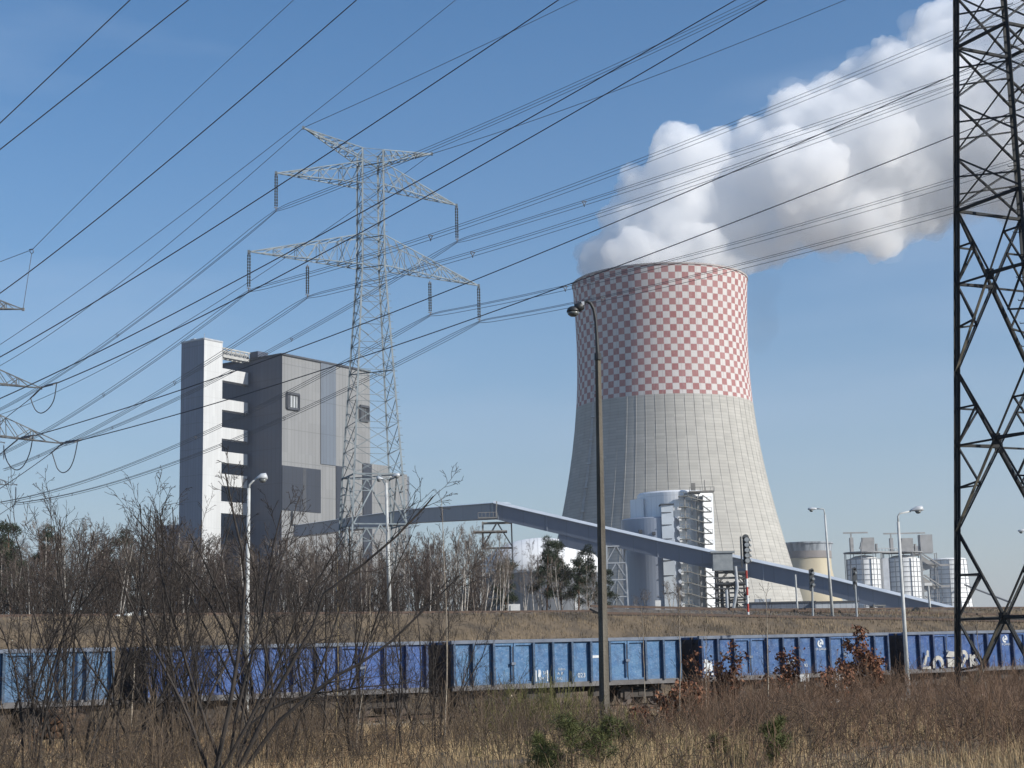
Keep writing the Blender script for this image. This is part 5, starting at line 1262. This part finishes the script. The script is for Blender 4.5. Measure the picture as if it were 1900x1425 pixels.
PBARK = mat('pine_bark', (.17, .10, .065), (.09, .06, .045), 3, rough=.9)

# ---- bare wood behind the embankment -------------------------------------------------
PROTO = []
for v in range(7):
    rg = np.random.default_rng(100 + v); H = 11.0; ns = (1, 2, 1, 3, 1, 2, 1)[v]; stems = []
    for s in range(ns):
        lean = rg.normal(size=2) * (.05 if ns == 1 else .13)
        stems.append((polyline(rg, np.array((rg.normal() * .2, rg.normal() * .2, -.4)), np.array((lean[0], lean[1], 1.0)), H * rg.uniform(.88, 1.0), 9, .035, .02), rg.uniform(.10, .14)))
    k = 20 if ns == 1 else (14 if ns == 2 else 11)
    rows = grow(rg, stems, (k, 8, 4), (.36, .5, .55), (R_(46), R_(42), R_(44)), (5, 4, 3), (.12, .15, .18), (.09, .05, .02), t0=.40 if v % 2 else .3, rr=.42, rmin=.0125)
    pale = v in (0, 3, 5)
    PROTO.append((raw_mesh('trunk', *tubes([a for a, _ in rows[0]], [b for _, b in rows[0]], 6), BIRCH if pale else BROWNB, True), twig_mesh('crown', rows[1:], TWIGP if v in (3, 5) else TWIG)))
def put_tree(name, v, x, y, z, sc, rz, label, cat, group, protos):
    t = thing(name, (x, y, z), label, cat, group); t.rotation_euler = (.09 * math.sin(x * 7.3 + y), .11 * math.sin(y * 5.1 + x * 2), rz); t.scale = sc
    for nm, me in zip(('trunk', 'crown'), protos[v]): link(nm, me, t)
    return t
rg = np.random.default_rng(5); placed = []
def top_y(px): return float(np.interp(px, [-60, 0, 60, 120, 330, 420, 560, 700, 800, 880, 960, 1010, 1110, 1130], [1000, 1010, 1008, 965, 975, 1008, 1000, 1010, 985, 985, 1000, 1012, 1060, 1090]))
WLAB = {True: 'slender pale barked bare tree in the wood behind the embankment', False: 'brown bare tree in the wood behind the embankment'}
nt_ = 0
for row, (u0, cnt) in enumerate(((31, 46), (38, 46), (47, 40), (60, 36))):
    for i in range(cnt):
        px = -70 + 1180 * (i + rg.uniform(.1, .9)) / cnt
        if px > 905 and (row > 1 or rg.uniform() < .25): continue
        q = on_plane(px, 1140, track(0, u0 + rg.uniform(-3, 3)), TN); gz = ground_z(q.x, q.y)
        Hh = z_over(px, top_y(px) + rg.uniform(-14, 42), q.x, q.y) - gz
        if Hh < 3: continue
        v = int(rg.integers(0, 7)); 
        if px > 900: v = int(rg.choice([0, 3, 5, 5]))
        s = Hh / 11.0; w = s * rg.uniform(.75, 1.0)
        put_tree('bare_tree', v, q.x, q.y, gz, (w, w, s), rg.uniform(0, 6.28), WLAB[v in (0, 3, 5)], 'tree', 'bare wood behind the embankment', PROTO); nt_ += 1
def needles(rg, centres, rad, n, ln, wd, m, name):
    c = np.repeat(np.asarray(centres), n, 0); r = np.repeat(np.asarray(rad), n); d = rg.normal(size=c.shape); d /= np.linalg.norm(d, axis=1, keepdims=True)
    p = c + d * (r * rg.uniform(.25, 1, len(r)) ** .6)[:, None] * np.array((1, 1, .6)); e = d + rg.normal(size=d.shape) * .6 + np.array((0, 0, .35)); e /= np.linalg.norm(e, axis=1, keepdims=True)
    s = np.cross(e, rg.normal(size=e.shape)); s /= np.linalg.norm(s, axis=1, keepdims=True) + 1e-9
    V = np.stack([p - s * wd, p + s * wd, p + e * ln], 1).reshape(-1, 3); return raw_mesh(name, V, None, m, Ft=np.arange(len(V)).reshape(-1, 3))
PINE = []
for v in range(3):
    rg2 = np.random.default_rng(300 + v); H = 10.0; st = [(polyline(rg2, np.array((0, 0, -.3)), np.array((.03 * v, 0, 1.)), H, 8, .02, .02), .13)]
    rows = grow(rg2, st, (26, 5), (.22, .5), (R_(75), R_(45)), (4, 3), (.1, .15), (.08, .05), t0=.42, rr=.4, rmin=.012)
    ends = [a[-1] for a, _ in rows[2]] + [a[-1] for a, _ in rows[1]]
    cm = needles(rg2, ends, [rg2.uniform(.35, .6) for _ in ends], 46, .26, .03, NEED, 'crown')
    tv = twig_mesh('trunk', rows[:2], PBARK, 4); PINE.append((tv, cm))
for i, (px, u, ty, v, lab) in enumerate(((22, 44, 976, 0, 'dark pine with a pointed top at the left edge of the wood'), (72, 47, 990, 1, 'dark pine second from the left edge, shorter than the first'), (8, 50, 1004, 2, 'low dark pine cut by the left edge of the wood'), (232, 52, 1000, 1, 'dark pine showing through the bare twigs left of the boiler house'),
        (1012, 36, 1006, 1, 'pine with a wide crown at the left of the white dome'), (1046, 38, 1010, 0, 'tall thin topped pine in front of the white dome'), (1072, 34, 1034, 2, 'bushy pine with low boughs in front of the white dome'), (1098, 37, 1022, 1, 'dark pine just left of the dark lamp post'), (938, 46, 1040, 2, 'dark pine between bare trunks below the conveyor pier'), (1120, 40, 1060, 0, 'small dark pine behind the dark lamp post'))):
    q = on_plane(px, 1140, track(0, u), TN); gz = ground_z(q.x, q.y); s = (z_over(px, ty, q.x, q.y) - gz) / 10.0
    put_tree('pine_tree', v, q.x, q.y, gz, (s * .95, s * .95, s), i * 1.3, lab, 'tree', 'pines in the wood', PINE)
for i, (px, ty, lab) in enumerate(((1196, 1092, 'thin bare sapling left of the white signal board'), (1247, 1070, 'bare shrub in front of the silo lift shaft'), (1262, 1082, 'bare shrub at the foot of the silo stairs'), (1178, 1104, 'low bare shrub under the grey silo wall'))):
    q = on_plane(px, 1140, track(0, 29), TN); gz = ground_z(q.x, q.y); s = (z_over(px, ty, q.x, q.y) - gz) / 11.0
    put_tree('bare_tree', 3, q.x, q.y, gz, (s * 1.3, s * 1.3, s), i * 2.1, lab, 'tree', None, PROTO)

rg2 = np.random.default_rng(61); st = []
for i in range(1700):
    px = rg2.uniform(-90, 900); q = on_plane(px, 1140, track(0, rg2.uniform(29.5, 44)), TN); a = rg2.uniform(0, 6.28); t = rg2.uniform(.05, .5)
    st.append((polyline(rg2, np.array((q.x, q.y, ground_z(q.x, q.y) - .1)), np.array((math.cos(a) * t, math.sin(a) * t, 1.)), rg2.uniform(1.2, 4.2), 5, .12, .03), .022))
rows = grow(rg2, st, (7,), (.4,), (R_(38),), (4,), (.15,), (.05,), t0=.15, rr=.6, rmin=.012)
tag(link('undergrowth', twig_mesh('undergrowth', rows, mat('wood_scrub', (.075, .058, .047), (.042, .034, .029), .8, rough=.95))), kind='stuff')
# ---- bare bushes close by, left ---------------------------------------------------------
BPRO = []
for v in range(6):
    rg2 = np.random.default_rng(500 + v); stems = []
    for s in range(5 + v % 3):
        a = rg2.uniform(0, 6.28); t = rg2.uniform(.08, .5); stems.append((polyline(rg2, np.array((math.cos(a) * .2, math.sin(a) * .2, -.2)), np.array((math.cos(a) * t, math.sin(a) * t, 1.)), rg2.uniform(3.4, 4.8), 9, .09, .05), rg2.uniform(.016, .034)))
    rows = grow(rg2, stems, (10, 6, 2), (.36, .5, .5), (R_(32), R_(36), R_(40)), (6, 4, 3), (.12, .14, .16), (.07, .05, .02), t0=.18, rr=.5, rmin=.0034)
    BPRO.append((raw_mesh('stems', *tubes([a for a, _ in rows[0]], [b for _, b in rows[0]], 5), BUSH, True), twig_mesh('twigs', rows[1:], BUSHT)))
def put_bush(px, d, ty, v, rz, label, group=None, wide=1.0):
    q = at(px, 1300, d); gz = ground_z(q.x, q.y); s = (z_over(px, ty, q.x, q.y) - gz) / 4.3
    t = thing('bare_bush', (q.x, q.y, gz), label, 'bush', group); t.rotation_euler.z = rz; t.scale = (s * wide, s * wide, s)
    for nm, me in zip(('stems', 'twigs'), BPRO[v]): link(nm, me, t)
    return t
BL = 'bare many stemmed bush in the tangled thicket at lower left'; BG = 'tangle of bare bushes at lower left'
for i, (px, d, ty) in enumerate(((-10, 30, 1050), (60, 28, 1010), (142, 34, 925), (205, 30, 908), (300, 32, 905), (345, 38, 950), (415, 30, 960), (508, 31, 895), (585, 36, 985), (655, 33, 1010), (735, 31, 1075), (800, 37, 1090), (100, 44, 1120), (330, 44, 1110), (480, 43, 1120), (620, 45, 1130), (880, 37, 1205), (935, 42, 1245))):
    put_bush(px, d, ty, i % 6, i * 1.7, BL, BG, 1.0 if i < 12 else 1.25)
# the leaning bush whose limbs reach out to the right
def px_poly(pts, Y): return np.array([at(x, y, Y)[:] for x, y in pts])
def dense(p, n=10):
    t = np.linspace(0, 1, len(p)); tt = np.linspace(0, 1, n); return np.stack([np.interp(tt, t, p[:, k]) for k in range(3)], 1)
def special(label, limbs, Y, kids, rad, name='bare_bush', mats=(BUSH, BUSHT), cat='bush', ratio=(.3, .5, .5), up=(.06, .04, .02), parts=('stems', 'twigs')):
    rg2 = np.random.default_rng(int(Y * 10 + limbs[0][0][0])); st = [(dense(px_poly(l, Y + i * .15)) + np.cumsum(rg2.normal(size=(10, 3)) * .012, 0), r) for i, (l, r) in enumerate(zip(limbs, rad))]
    rows = grow(rg2, st, kids, ratio, (R_(35), R_(38), R_(40)), (6, 4, 3), (.12, .14, .16), up, t0=.25, rr=.5, rmin=.004)
    b = Vector(st[0][0][0]); b.z = ground_z(b.x, b.y); t = thing(name, b, label, cat); o3 = np.array(b[:])
    sh = lambda rr_: [[(a - o3, r) for a, r in row] for row in rr_]
    link(parts[0], twig_mesh(parts[0], sh(rows[:1]), mats[0], 6), t); link(parts[1], twig_mesh(parts[1], sh(rows[1:]), mats[1]), t); return t
special('dark leaning bush with long limbs reaching right across the pylon foot', [[(430, 1450), (470, 1360), (530, 1240), (575, 1160), (600, 1088), (690, 1028), (775, 945), (800, 915)], [(440, 1450), (510, 1345), (600, 1262), (690, 1222), (790, 1130), (850, 1075)], [(425, 1450), (440, 1330), (478, 1180), (500, 1040), (520, 950)], [(420, 1450), (380, 1330), (340, 1200), (300, 1080), (285, 960)], [(432, 1450), (470, 1330), (560, 1290), (660, 1280), (740, 1275)]], 24, (11, 6, 2), (.036, .034, .03, .03, .024))
special('dark bush with a thick trunk in front of the pale lamp post', [[(395, 1450), (425, 1330), (447, 1180), (450, 1060), (420, 960), (400, 880)], [(395, 1450), (350, 1320), (300, 1230), (240, 1120), (215, 1040)], [(400, 1450), (470, 1330), (520, 1230), (560, 1130), (640, 1000)]], 22.5, (10, 6, 2), (.036, .026, .028))
PALEST = mat('sapling_bark', (.36, .31, .24), (.22, .18, .14), 6, rough=.9); YELST = mat('yellow_stem', (.30, .235, .12), (.2, .15, .08), 6)
for lab, l, Y, r in (('thin white birch sapling in front of the gap between the first two wagons', [(244, 1345), (250, 1250), (250, 1170), (252, 1105), (256, 1040)], 40, .021), ('thin pale sapling before the right end of the royal blue wagon', [(826, 1366), (830, 1260), (829, 1130), (824, 1010), (821, 925)], 33, .019), ('thin yellowish sapling left of the pylon foot', [(622, 1362), (627, 1250), (628, 1130), (626, 1030)], 36, .015),
        ('thin forked sapling leaning over the royal blue wagon', [(660, 1390), (672, 1290), (684, 1180), (680, 1090)], 31, .014), ('thin pale sapling in front of the mid blue wagon doors', [(1425, 1330), (1424, 1240), (1421, 1160), (1419, 1095)], 40, .015), ('thin sapling before the gap between light and mid blue wagons', [(1262, 1320), (1264, 1230), (1262, 1150), (1261, 1090)], 44, .015), ('straight whip right of the dark lamp post before the silo', [(1197, 1330), (1196, 1240), (1192, 1160), (1190, 1110)], 46, .013), ('straight whip in front of the fourth wagon left end', [(1312, 1330), (1308, 1230), (1306, 1160)], 45, .014), ('leaning bare stem under the graffiti wagon beside the black pylon', [(1835, 1330), (1828, 1255), (1818, 1200), (1812, 1150)], 42, .014)):
    special(lab, [l], Y, (12, 4), (r,), 'sapling', (YELST if 'yellow' in lab else PALEST, BUSHT), 'tree', (.2, .45), (.08, .05), ('trunk', 'crown'))

# ---- rust leaved oak bushes ---------------------------------------------------------------
LEAF = mat('dry_oak_leaf', (.205, .078, .034), (.09, .034, .018), 6, rough=.8); LEAF2 = mat('dry_oak_leaf_pale', (.30, .15, .07), (.16, .065, .03), 5, rough=.8)
def oak(label, px, d, ty, wpx, n_leaf, seed, low=.2):
    n_leaf = int(n_leaf * 1.7)
    rg2 = np.random.default_rng(seed); q = at(px, 1290, d); gz = ground_z(q.x, q.y); H = z_over(px, ty, q.x, q.y) - gz; Wd = wpx / px_m(d, 2) / 2; st = []
    for s in range(5):
        a = rg2.uniform(0, 6.28); st.append((polyline(rg2, np.array((math.cos(a) * .12, math.sin(a) * .12, -.1)), np.array((math.cos(a) * Wd / H * rg2.uniform(.3, 1), math.sin(a) * Wd / H * .6, 1.)), H * rg2.uniform(.6, 1.0), 7, .08, .03), .02))
    rows = grow(rg2, st, (8, 4), (.34, .5), (R_(45), R_(45)), (5, 3), (.12, .15), (.04, .02), t0=low, rr=.5, rmin=.005)
    t = thing('oak_bush', (q.x, q.y, gz), label, 'bush', 'rust leaved bushes along the line'); link('stems', twig_mesh('stems', rows, BUSH, 4), t)
    tips = np.array([a[k] for a, _ in rows[2] for k in (1, 2)] + [a[k] for a, _ in rows[1] for k in (2, 3, 4)]); c = tips[rg2.integers(0, len(tips), n_leaf)] + rg2.normal(size=(n_leaf, 3)) * .09
    e = rg2.normal(size=c.shape) + np.array((0, 0, -.5)); e /= np.linalg.norm(e, axis=1, keepdims=True); s = np.cross(e, rg2.normal(size=e.shape)); s /= np.linalg.norm(s, axis=1, keepdims=True); nn = np.cross(e, s)
    L = rg2.uniform(.08, .16, (n_leaf, 1)); V = np.stack([c, c + e * L * .5 + s * L * .34 + nn * L * .1, c + e * L, c + e * L * .5 - s * L * .34 + nn * L * .12], 1).reshape(-1, 3)
    h = n_leaf * 3 // 4; F = np.arange(len(V)).reshape(-1, 4); me = raw_mesh('leaves', V, F, [LEAF, LEAF2]); me.polygons.foreach_set('material_index', (np.arange(n_leaf) >= h).astype(np.int32)); link('leaves', me, t)
oak('rust leaved bush covering the right end of the fourth wagon, biggest of its kind', 1606, 56, 1172, 78, 1500, 1, .45)
oak('rust leaved bush spreading low left of the biggest one', 1570, 55, 1228, 90, 900, 2)
oak('small rust leaved bush with two upright sprays on the fourth wagon', 1455, 54, 1204, 52, 420, 3, .5)
oak('rust leaved bush before the fourth wagon left end', 1335, 52, 1196, 46, 650, 4, .4)
oak('low rust leaved bush spreading right of the dark lamp post', 1275, 46, 1252, 120, 1300, 5)
oak('low rust leaved bush between the two sprays and the lamp post', 1215, 42, 1290, 90, 500, 6)

# ---- young pines and broom in the grass ----------------------------------------------------
def young_pine(label, px, d, ty, seed, wide=1.0, bend=0.0):
    rg2 = np.random.default_rng(seed); q = at(px, 1400, d); gz = ground_z(q.x, q.y); H = z_over(px, ty, q.x, q.y) - gz
    st = [(polyline(rg2, np.array((0, 0, -.05)), np.array((bend, 0, 1.)), H, 7, .03, .04), .018)]
    rows = grow(rg2, st, (11, 4), (.55 * wide, .5), (R_(62), R_(40)), (5, 3), (.07, .12), (.12, .08), t0=.12, rr=.5, rmin=.005)
    t = thing('young_pine', (q.x, q.y, gz), label, 'tree', 'young pines in the dry grass'); link('trunk', twig_mesh('trunk', rows[:2], PBARK, 4), t)
    pts = np.concatenate([a for a, _ in rows[2]] + [a[1:] for a, _ in rows[1]] + [rows[0][0][0][2:]]); link('crown', needles(rg2, pts, [.06] * len(pts), 12, .10, .0045, NEEDY, 'crown'), t)
young_pine('young pine in the grass below the dark lamp post, widest of the young pines', 1062, 21.5, 1338, 1, 1.25)
young_pine('low young pine left of the widest one', 1015, 22, 1372, 2, 1.1)
young_pine('slanting young pine right of the widest one', 1098, 23, 1330, 3, .9, .3)
young_pine('single young pine at the lower right in brown scrub', 1442, 23, 1340, 4, .95)
young_pine('small young pine between the two larger groups', 1335, 24, 1366, 5, 1.0)
young_pine('small green pine far right of the lamp post foot', 1160, 27, 1345, 6, .8)
BROOM = mat('olive_broom', (.17, .165, .05), (.09, .085, .03), 2, rough=.85)
for i, (px, d, ty) in enumerate(((945, 38, 1262), (975, 36, 1250), (1005, 37, 1240), (1040, 35, 1246), (1075, 36, 1262), (925, 33, 1290), (1150, 30, 1310))):
    rg2 = np.random.default_rng(700 + i); q = at(px, 1300, d); gz = ground_z(q.x, q.y); H = z_over(px, ty, q.x, q.y) - gz; st = []
    for s in range(34):
        a = rg2.uniform(0, 6.28); k = rg2.uniform(0, .45); st.append((polyline(rg2, np.array((math.cos(a) * k, math.sin(a) * k, -.05)), np.array((math.cos(a) * .25, math.sin(a) * .25, 1.)), H * rg2.uniform(.5, 1.05), 5, .08, .03), .006))
    rows = grow(rg2, st, (7,), (.3,), (R_(22),), (3,), (.08,), (.1,), t0=.3, rr=.7, rmin=.004)
    o = link('broom_shrub', twig_mesh('broom_shrub', rows, BROOM)); o.location = (q.x, q.y, gz); tag(o, 'olive green upright broom plant in the clump left of the dark lamp post foot', 'shrub', 'olive broom plants')

# ---- undergrowth, grass ------------------------------------------------------------------
def gz_arr(X, Y): return np.array([ground_z(a, b) for a, b in zip(X, Y)])
def scatter(rg, n, pxr, dr, edge=1.0):
    """random ground points inside a wedge of the view, uniform over the ground"""
    d = np.sqrt(rg.uniform(dr[0] ** 2, dr[1] ** 2, n)); px = rg.uniform(pxr[0], pxr[1], n); t = (px - 960) / FPX * .986
    return t * d, d
TH1 = mat('red_brown_scrub', (.195, .12, .074), (.098, .062, .042), 1.1, rough=.9); TH2 = mat('grey_brown_scrub', (.17, .12, .075), (.075, .055, .04), 1.1, rough=.9)
def clear(x, y, rg2):
    u = su(x, y)[1]; p = 960 + x / y * FPX / .986
    if u > -5.4 or (u > -15 and x < 9 and rg2.uniform() < .8): return False
    if (430 < p < 1010 and y < 25) or (1440 < p < 2000 and y < 21.5) or (640 < p < 945 and y > 40): return rg2.uniform() < (.06 if math.sin(x * 1.1) + math.sin(y * 1.3 + x * .5) > -.3 else .7)
    return not ((25 < p < 150 and y > 30) or (1535 < p < 1590 and y > 50))
def scrub(name, n, pxr, dr, hr, m, seed, kids=5, clump=.9):
    rg2 = np.random.default_rng(seed); X, Y = scatter(rg2, n, pxr, dr); keep = [(math.sin(x * clump * 1.3 + seed) + math.sin(y * clump + x * .6) + rg2.uniform(-1.2, 1.2)) > -.5 and clear(x, y, rg2) for x, y in zip(X, Y)]
    st = []
    for x, y, k in zip(X, Y, keep):
        if not k: continue
        z = ground_z(x, y); a = rg2.uniform(0, 6.28); t = rg2.uniform(.05, .6); st.append((polyline(rg2, np.array((x, y, z - .05)), np.array((math.cos(a) * t, math.sin(a) * t, 1.)), rg2.uniform(*hr), 5, .12, .02), .0065))
    rows = grow(rg2, st, (kids,), (.45,), (R_(36),), (4,), (.16,), (.03,), t0=.25, rr=.65, rmin=.0035)
    return tag(link(name, twig_mesh(name, rows, m)), 'tangled leafless brown scrub' , None, kind='stuff')
scrub('undergrowth', 6600, (1260, 2400), (20, 66), (.5, 1.6), TH1, 31)
scrub('undergrowth', 1900, (900, 1500), (26, 52), (.35, 1.0), TH2, 32)
scrub('undergrowth', 5400, (-420, 980), (20, 56), (.5, 1.5), TH2, 33)
def low_tangle(n, pxr, dr, m, seed):
    rg2 = np.random.default_rng(seed); X, Y = scatter(rg2, n, pxr, dr); st = []
    for x, y in zip(X, Y):
        if not clear(x, y, rg2) or math.sin(x * 1.7 + math.sin(y)) + math.sin(y * 1.3 + x * .4) + rg2.uniform(-1, 1) < -.2: continue
        a = rg2.uniform(0, 6.28); t = rg2.uniform(.3, 1.8); st.append((polyline(rg2, np.array((x, y, ground_z(x, y) - .05)), np.array((math.cos(a) * t, math.sin(a) * t, 1.)), rg2.uniform(.5, 1.3), 6, .28, -.05), .0055))
    rows = grow(rg2, st, (5,), (.5,), (R_(50),), (4,), (.25,), (-.03,), t0=.2, rr=.7, rmin=.0035)
    return tag(link('undergrowth', twig_mesh('undergrowth', rows, m)), kind='stuff')
low_tangle(3100, (-450, 2400), (17, 36), mat('dark_tangle', (.075, .052, .036), (.04, .03, .022), 1.1, rough=.95), 71)
low_tangle(2200, (1150, 2400), (17, 50), TH1, 72)
DRY = mat('dry_grass', (.50, .37, .205), (.22, .155, .085), .5, rough=.9); DRYR = mat('reddish_grass', (.33, .20, .105), (.2, .115, .06), .7, rough=.9); GREENG = mat('green_grass', (.16, .15, .05), (.085, .08, .03), .6, rough=.9); SLOPEG = mat('slope_grass', (.255, .195, .12), (.09, .07, .045), .28, rough=.95, lo=.4, hi=.6)
def blades(name, X, Y, Z, H, wd, m, seed, lean=.95):
    rg2 = np.random.default_rng(seed); n = len(X); a = rg2.uniform(0, 6.28, n); f = rg2.uniform(0, 6.28, n); b = np.stack([X, Y, Z - .02], 1); ln = rg2.uniform(.05, 1, n) ** 1.6 * lean * H; H = np.sqrt(np.maximum(H * H - .8 * ln * ln, .0004))
    s = np.stack([np.cos(f), np.sin(f), 0 * f], 1) * wd[:, None]; o = np.stack([np.cos(a) * ln, np.sin(a) * ln, H], 1); md = np.stack([np.cos(a) * ln * .3, np.sin(a) * ln * .3, H * .6], 1)
    V = np.stack([b - s, b + s, b + md + s * .7, b + md - s * .7, b + o], 1).reshape(-1, 3); i = np.arange(n)[:, None] * 5
    me = raw_mesh(name, V, (i + np.array([0, 1, 2, 3])), m, Ft=(i + np.array([3, 2, 4]))); return tag(link(name, me), kind='stuff')
def near_grass(name, n, pxr, dr, hr, m, seed, fn=None):
    rg2 = np.random.default_rng(seed); X, Y = scatter(rg2, n, pxr, dr); U = TN.x * (X - TP.x) + TN.y * (Y - TP.y); cl = np.sin(X * 2.1 + np.sin(Y * 1.7) * 2) + np.sin(Y * 2.9 + X) + .8 * np.sin(X * .7 + Y * .4 + seed) + rg2.uniform(-1.3, 1.3, n); k = (U < -5.6) & ((U < -9.6) | (rg2.uniform(0, 1, n) < .08)) & (cl > -.1)
    if fn is not None: k &= fn(X, Y, rg2)
    X, Y = X[k], Y[k]; n = len(X); H = rg2.uniform(hr[0], hr[1], n) * (.55 + .45 * np.sin(X * .9 + 2) * np.sin(Y * .7)) .clip(.35, 1)
    return blades(name, X, Y, gz_arr(X, Y), H, np.maximum(.0035, Y * .00012) * rg2.uniform(.7, 1.4, n), m, seed + 1)
near_grass('grass', 160000, (-480, 2420), (17, 58), (.25, .75), DRY, 41)
near_grass('grass', 80000, (-480, 2420), (15, 27), (.15, .5), DRY, 47)
near_grass('grass', 56000, (-480, 2420), (17, 50), (.2, .6), DRYR, 43, lambda X, Y, r: (X < -1.5) | (X > 5))
near_grass('grass', 30000, (860, 1380), (18, 46), (.12, .42), GREENG, 45)
def slope_grass(n, u0, u1, s0, s1, hr, m, seed, dens=None):
    rg2 = np.random.default_rng(seed); U = rg2.uniform(u0, u1, n); Sx = rg2.uniform(s0, s1, n); k = (np.sin(Sx * .8 + U) + np.sin(Sx * .23 + U * 1.4) + rg2.uniform(-1.5, 1.5, n)) > -.9; U, Sx = U[k], Sx[k]
    X = TP.x + TT.x * Sx + TN.x * U; Y = TP.y + TT.y * Sx + TN.y * U
    return blades('grass', X, Y, gz_arr(X, Y), rg2.uniform(*hr, len(X)), np.maximum(.006, Y * .00016), m, seed + 1, .8)
slope_grass(118000, 9, CREST_U - .4, -55, 155, (.12, .36), SLOPEG, 51)
slope_grass(26000, 8, 17, -35, 125, (.3, .8), mat('dark_slope_weeds', (.105, .07, .045), (.06, .042, .03), .6, rough=.95), 53)
slope_grass(6000, -4.8, -2, -25, 100, (.15, .5), DRYR, 55)
# ================================================================== thin winter haze
mb = MB(); mb.box((0, 300, 196), (6400, 6400, 400))
hm = bpy.data.materials.new('haze'); hm.use_nodes = True; hm.node_tree.nodes.remove(hm.node_tree.nodes['Principled BSDF'])
hv = hm.node_tree.nodes.new('ShaderNodeVolumePrincipled'); hv.inputs['Color'].default_value = (.93, .96, 1, 1); hv.inputs['Density'].default_value = .0001; hv.inputs['Anisotropy'].default_value = .3
hm.node_tree.links.new(hv.outputs[0], hm.node_tree.nodes['Material Output'].inputs['Volume'])
tag(mb.build('haze', hm), kind='stuff')
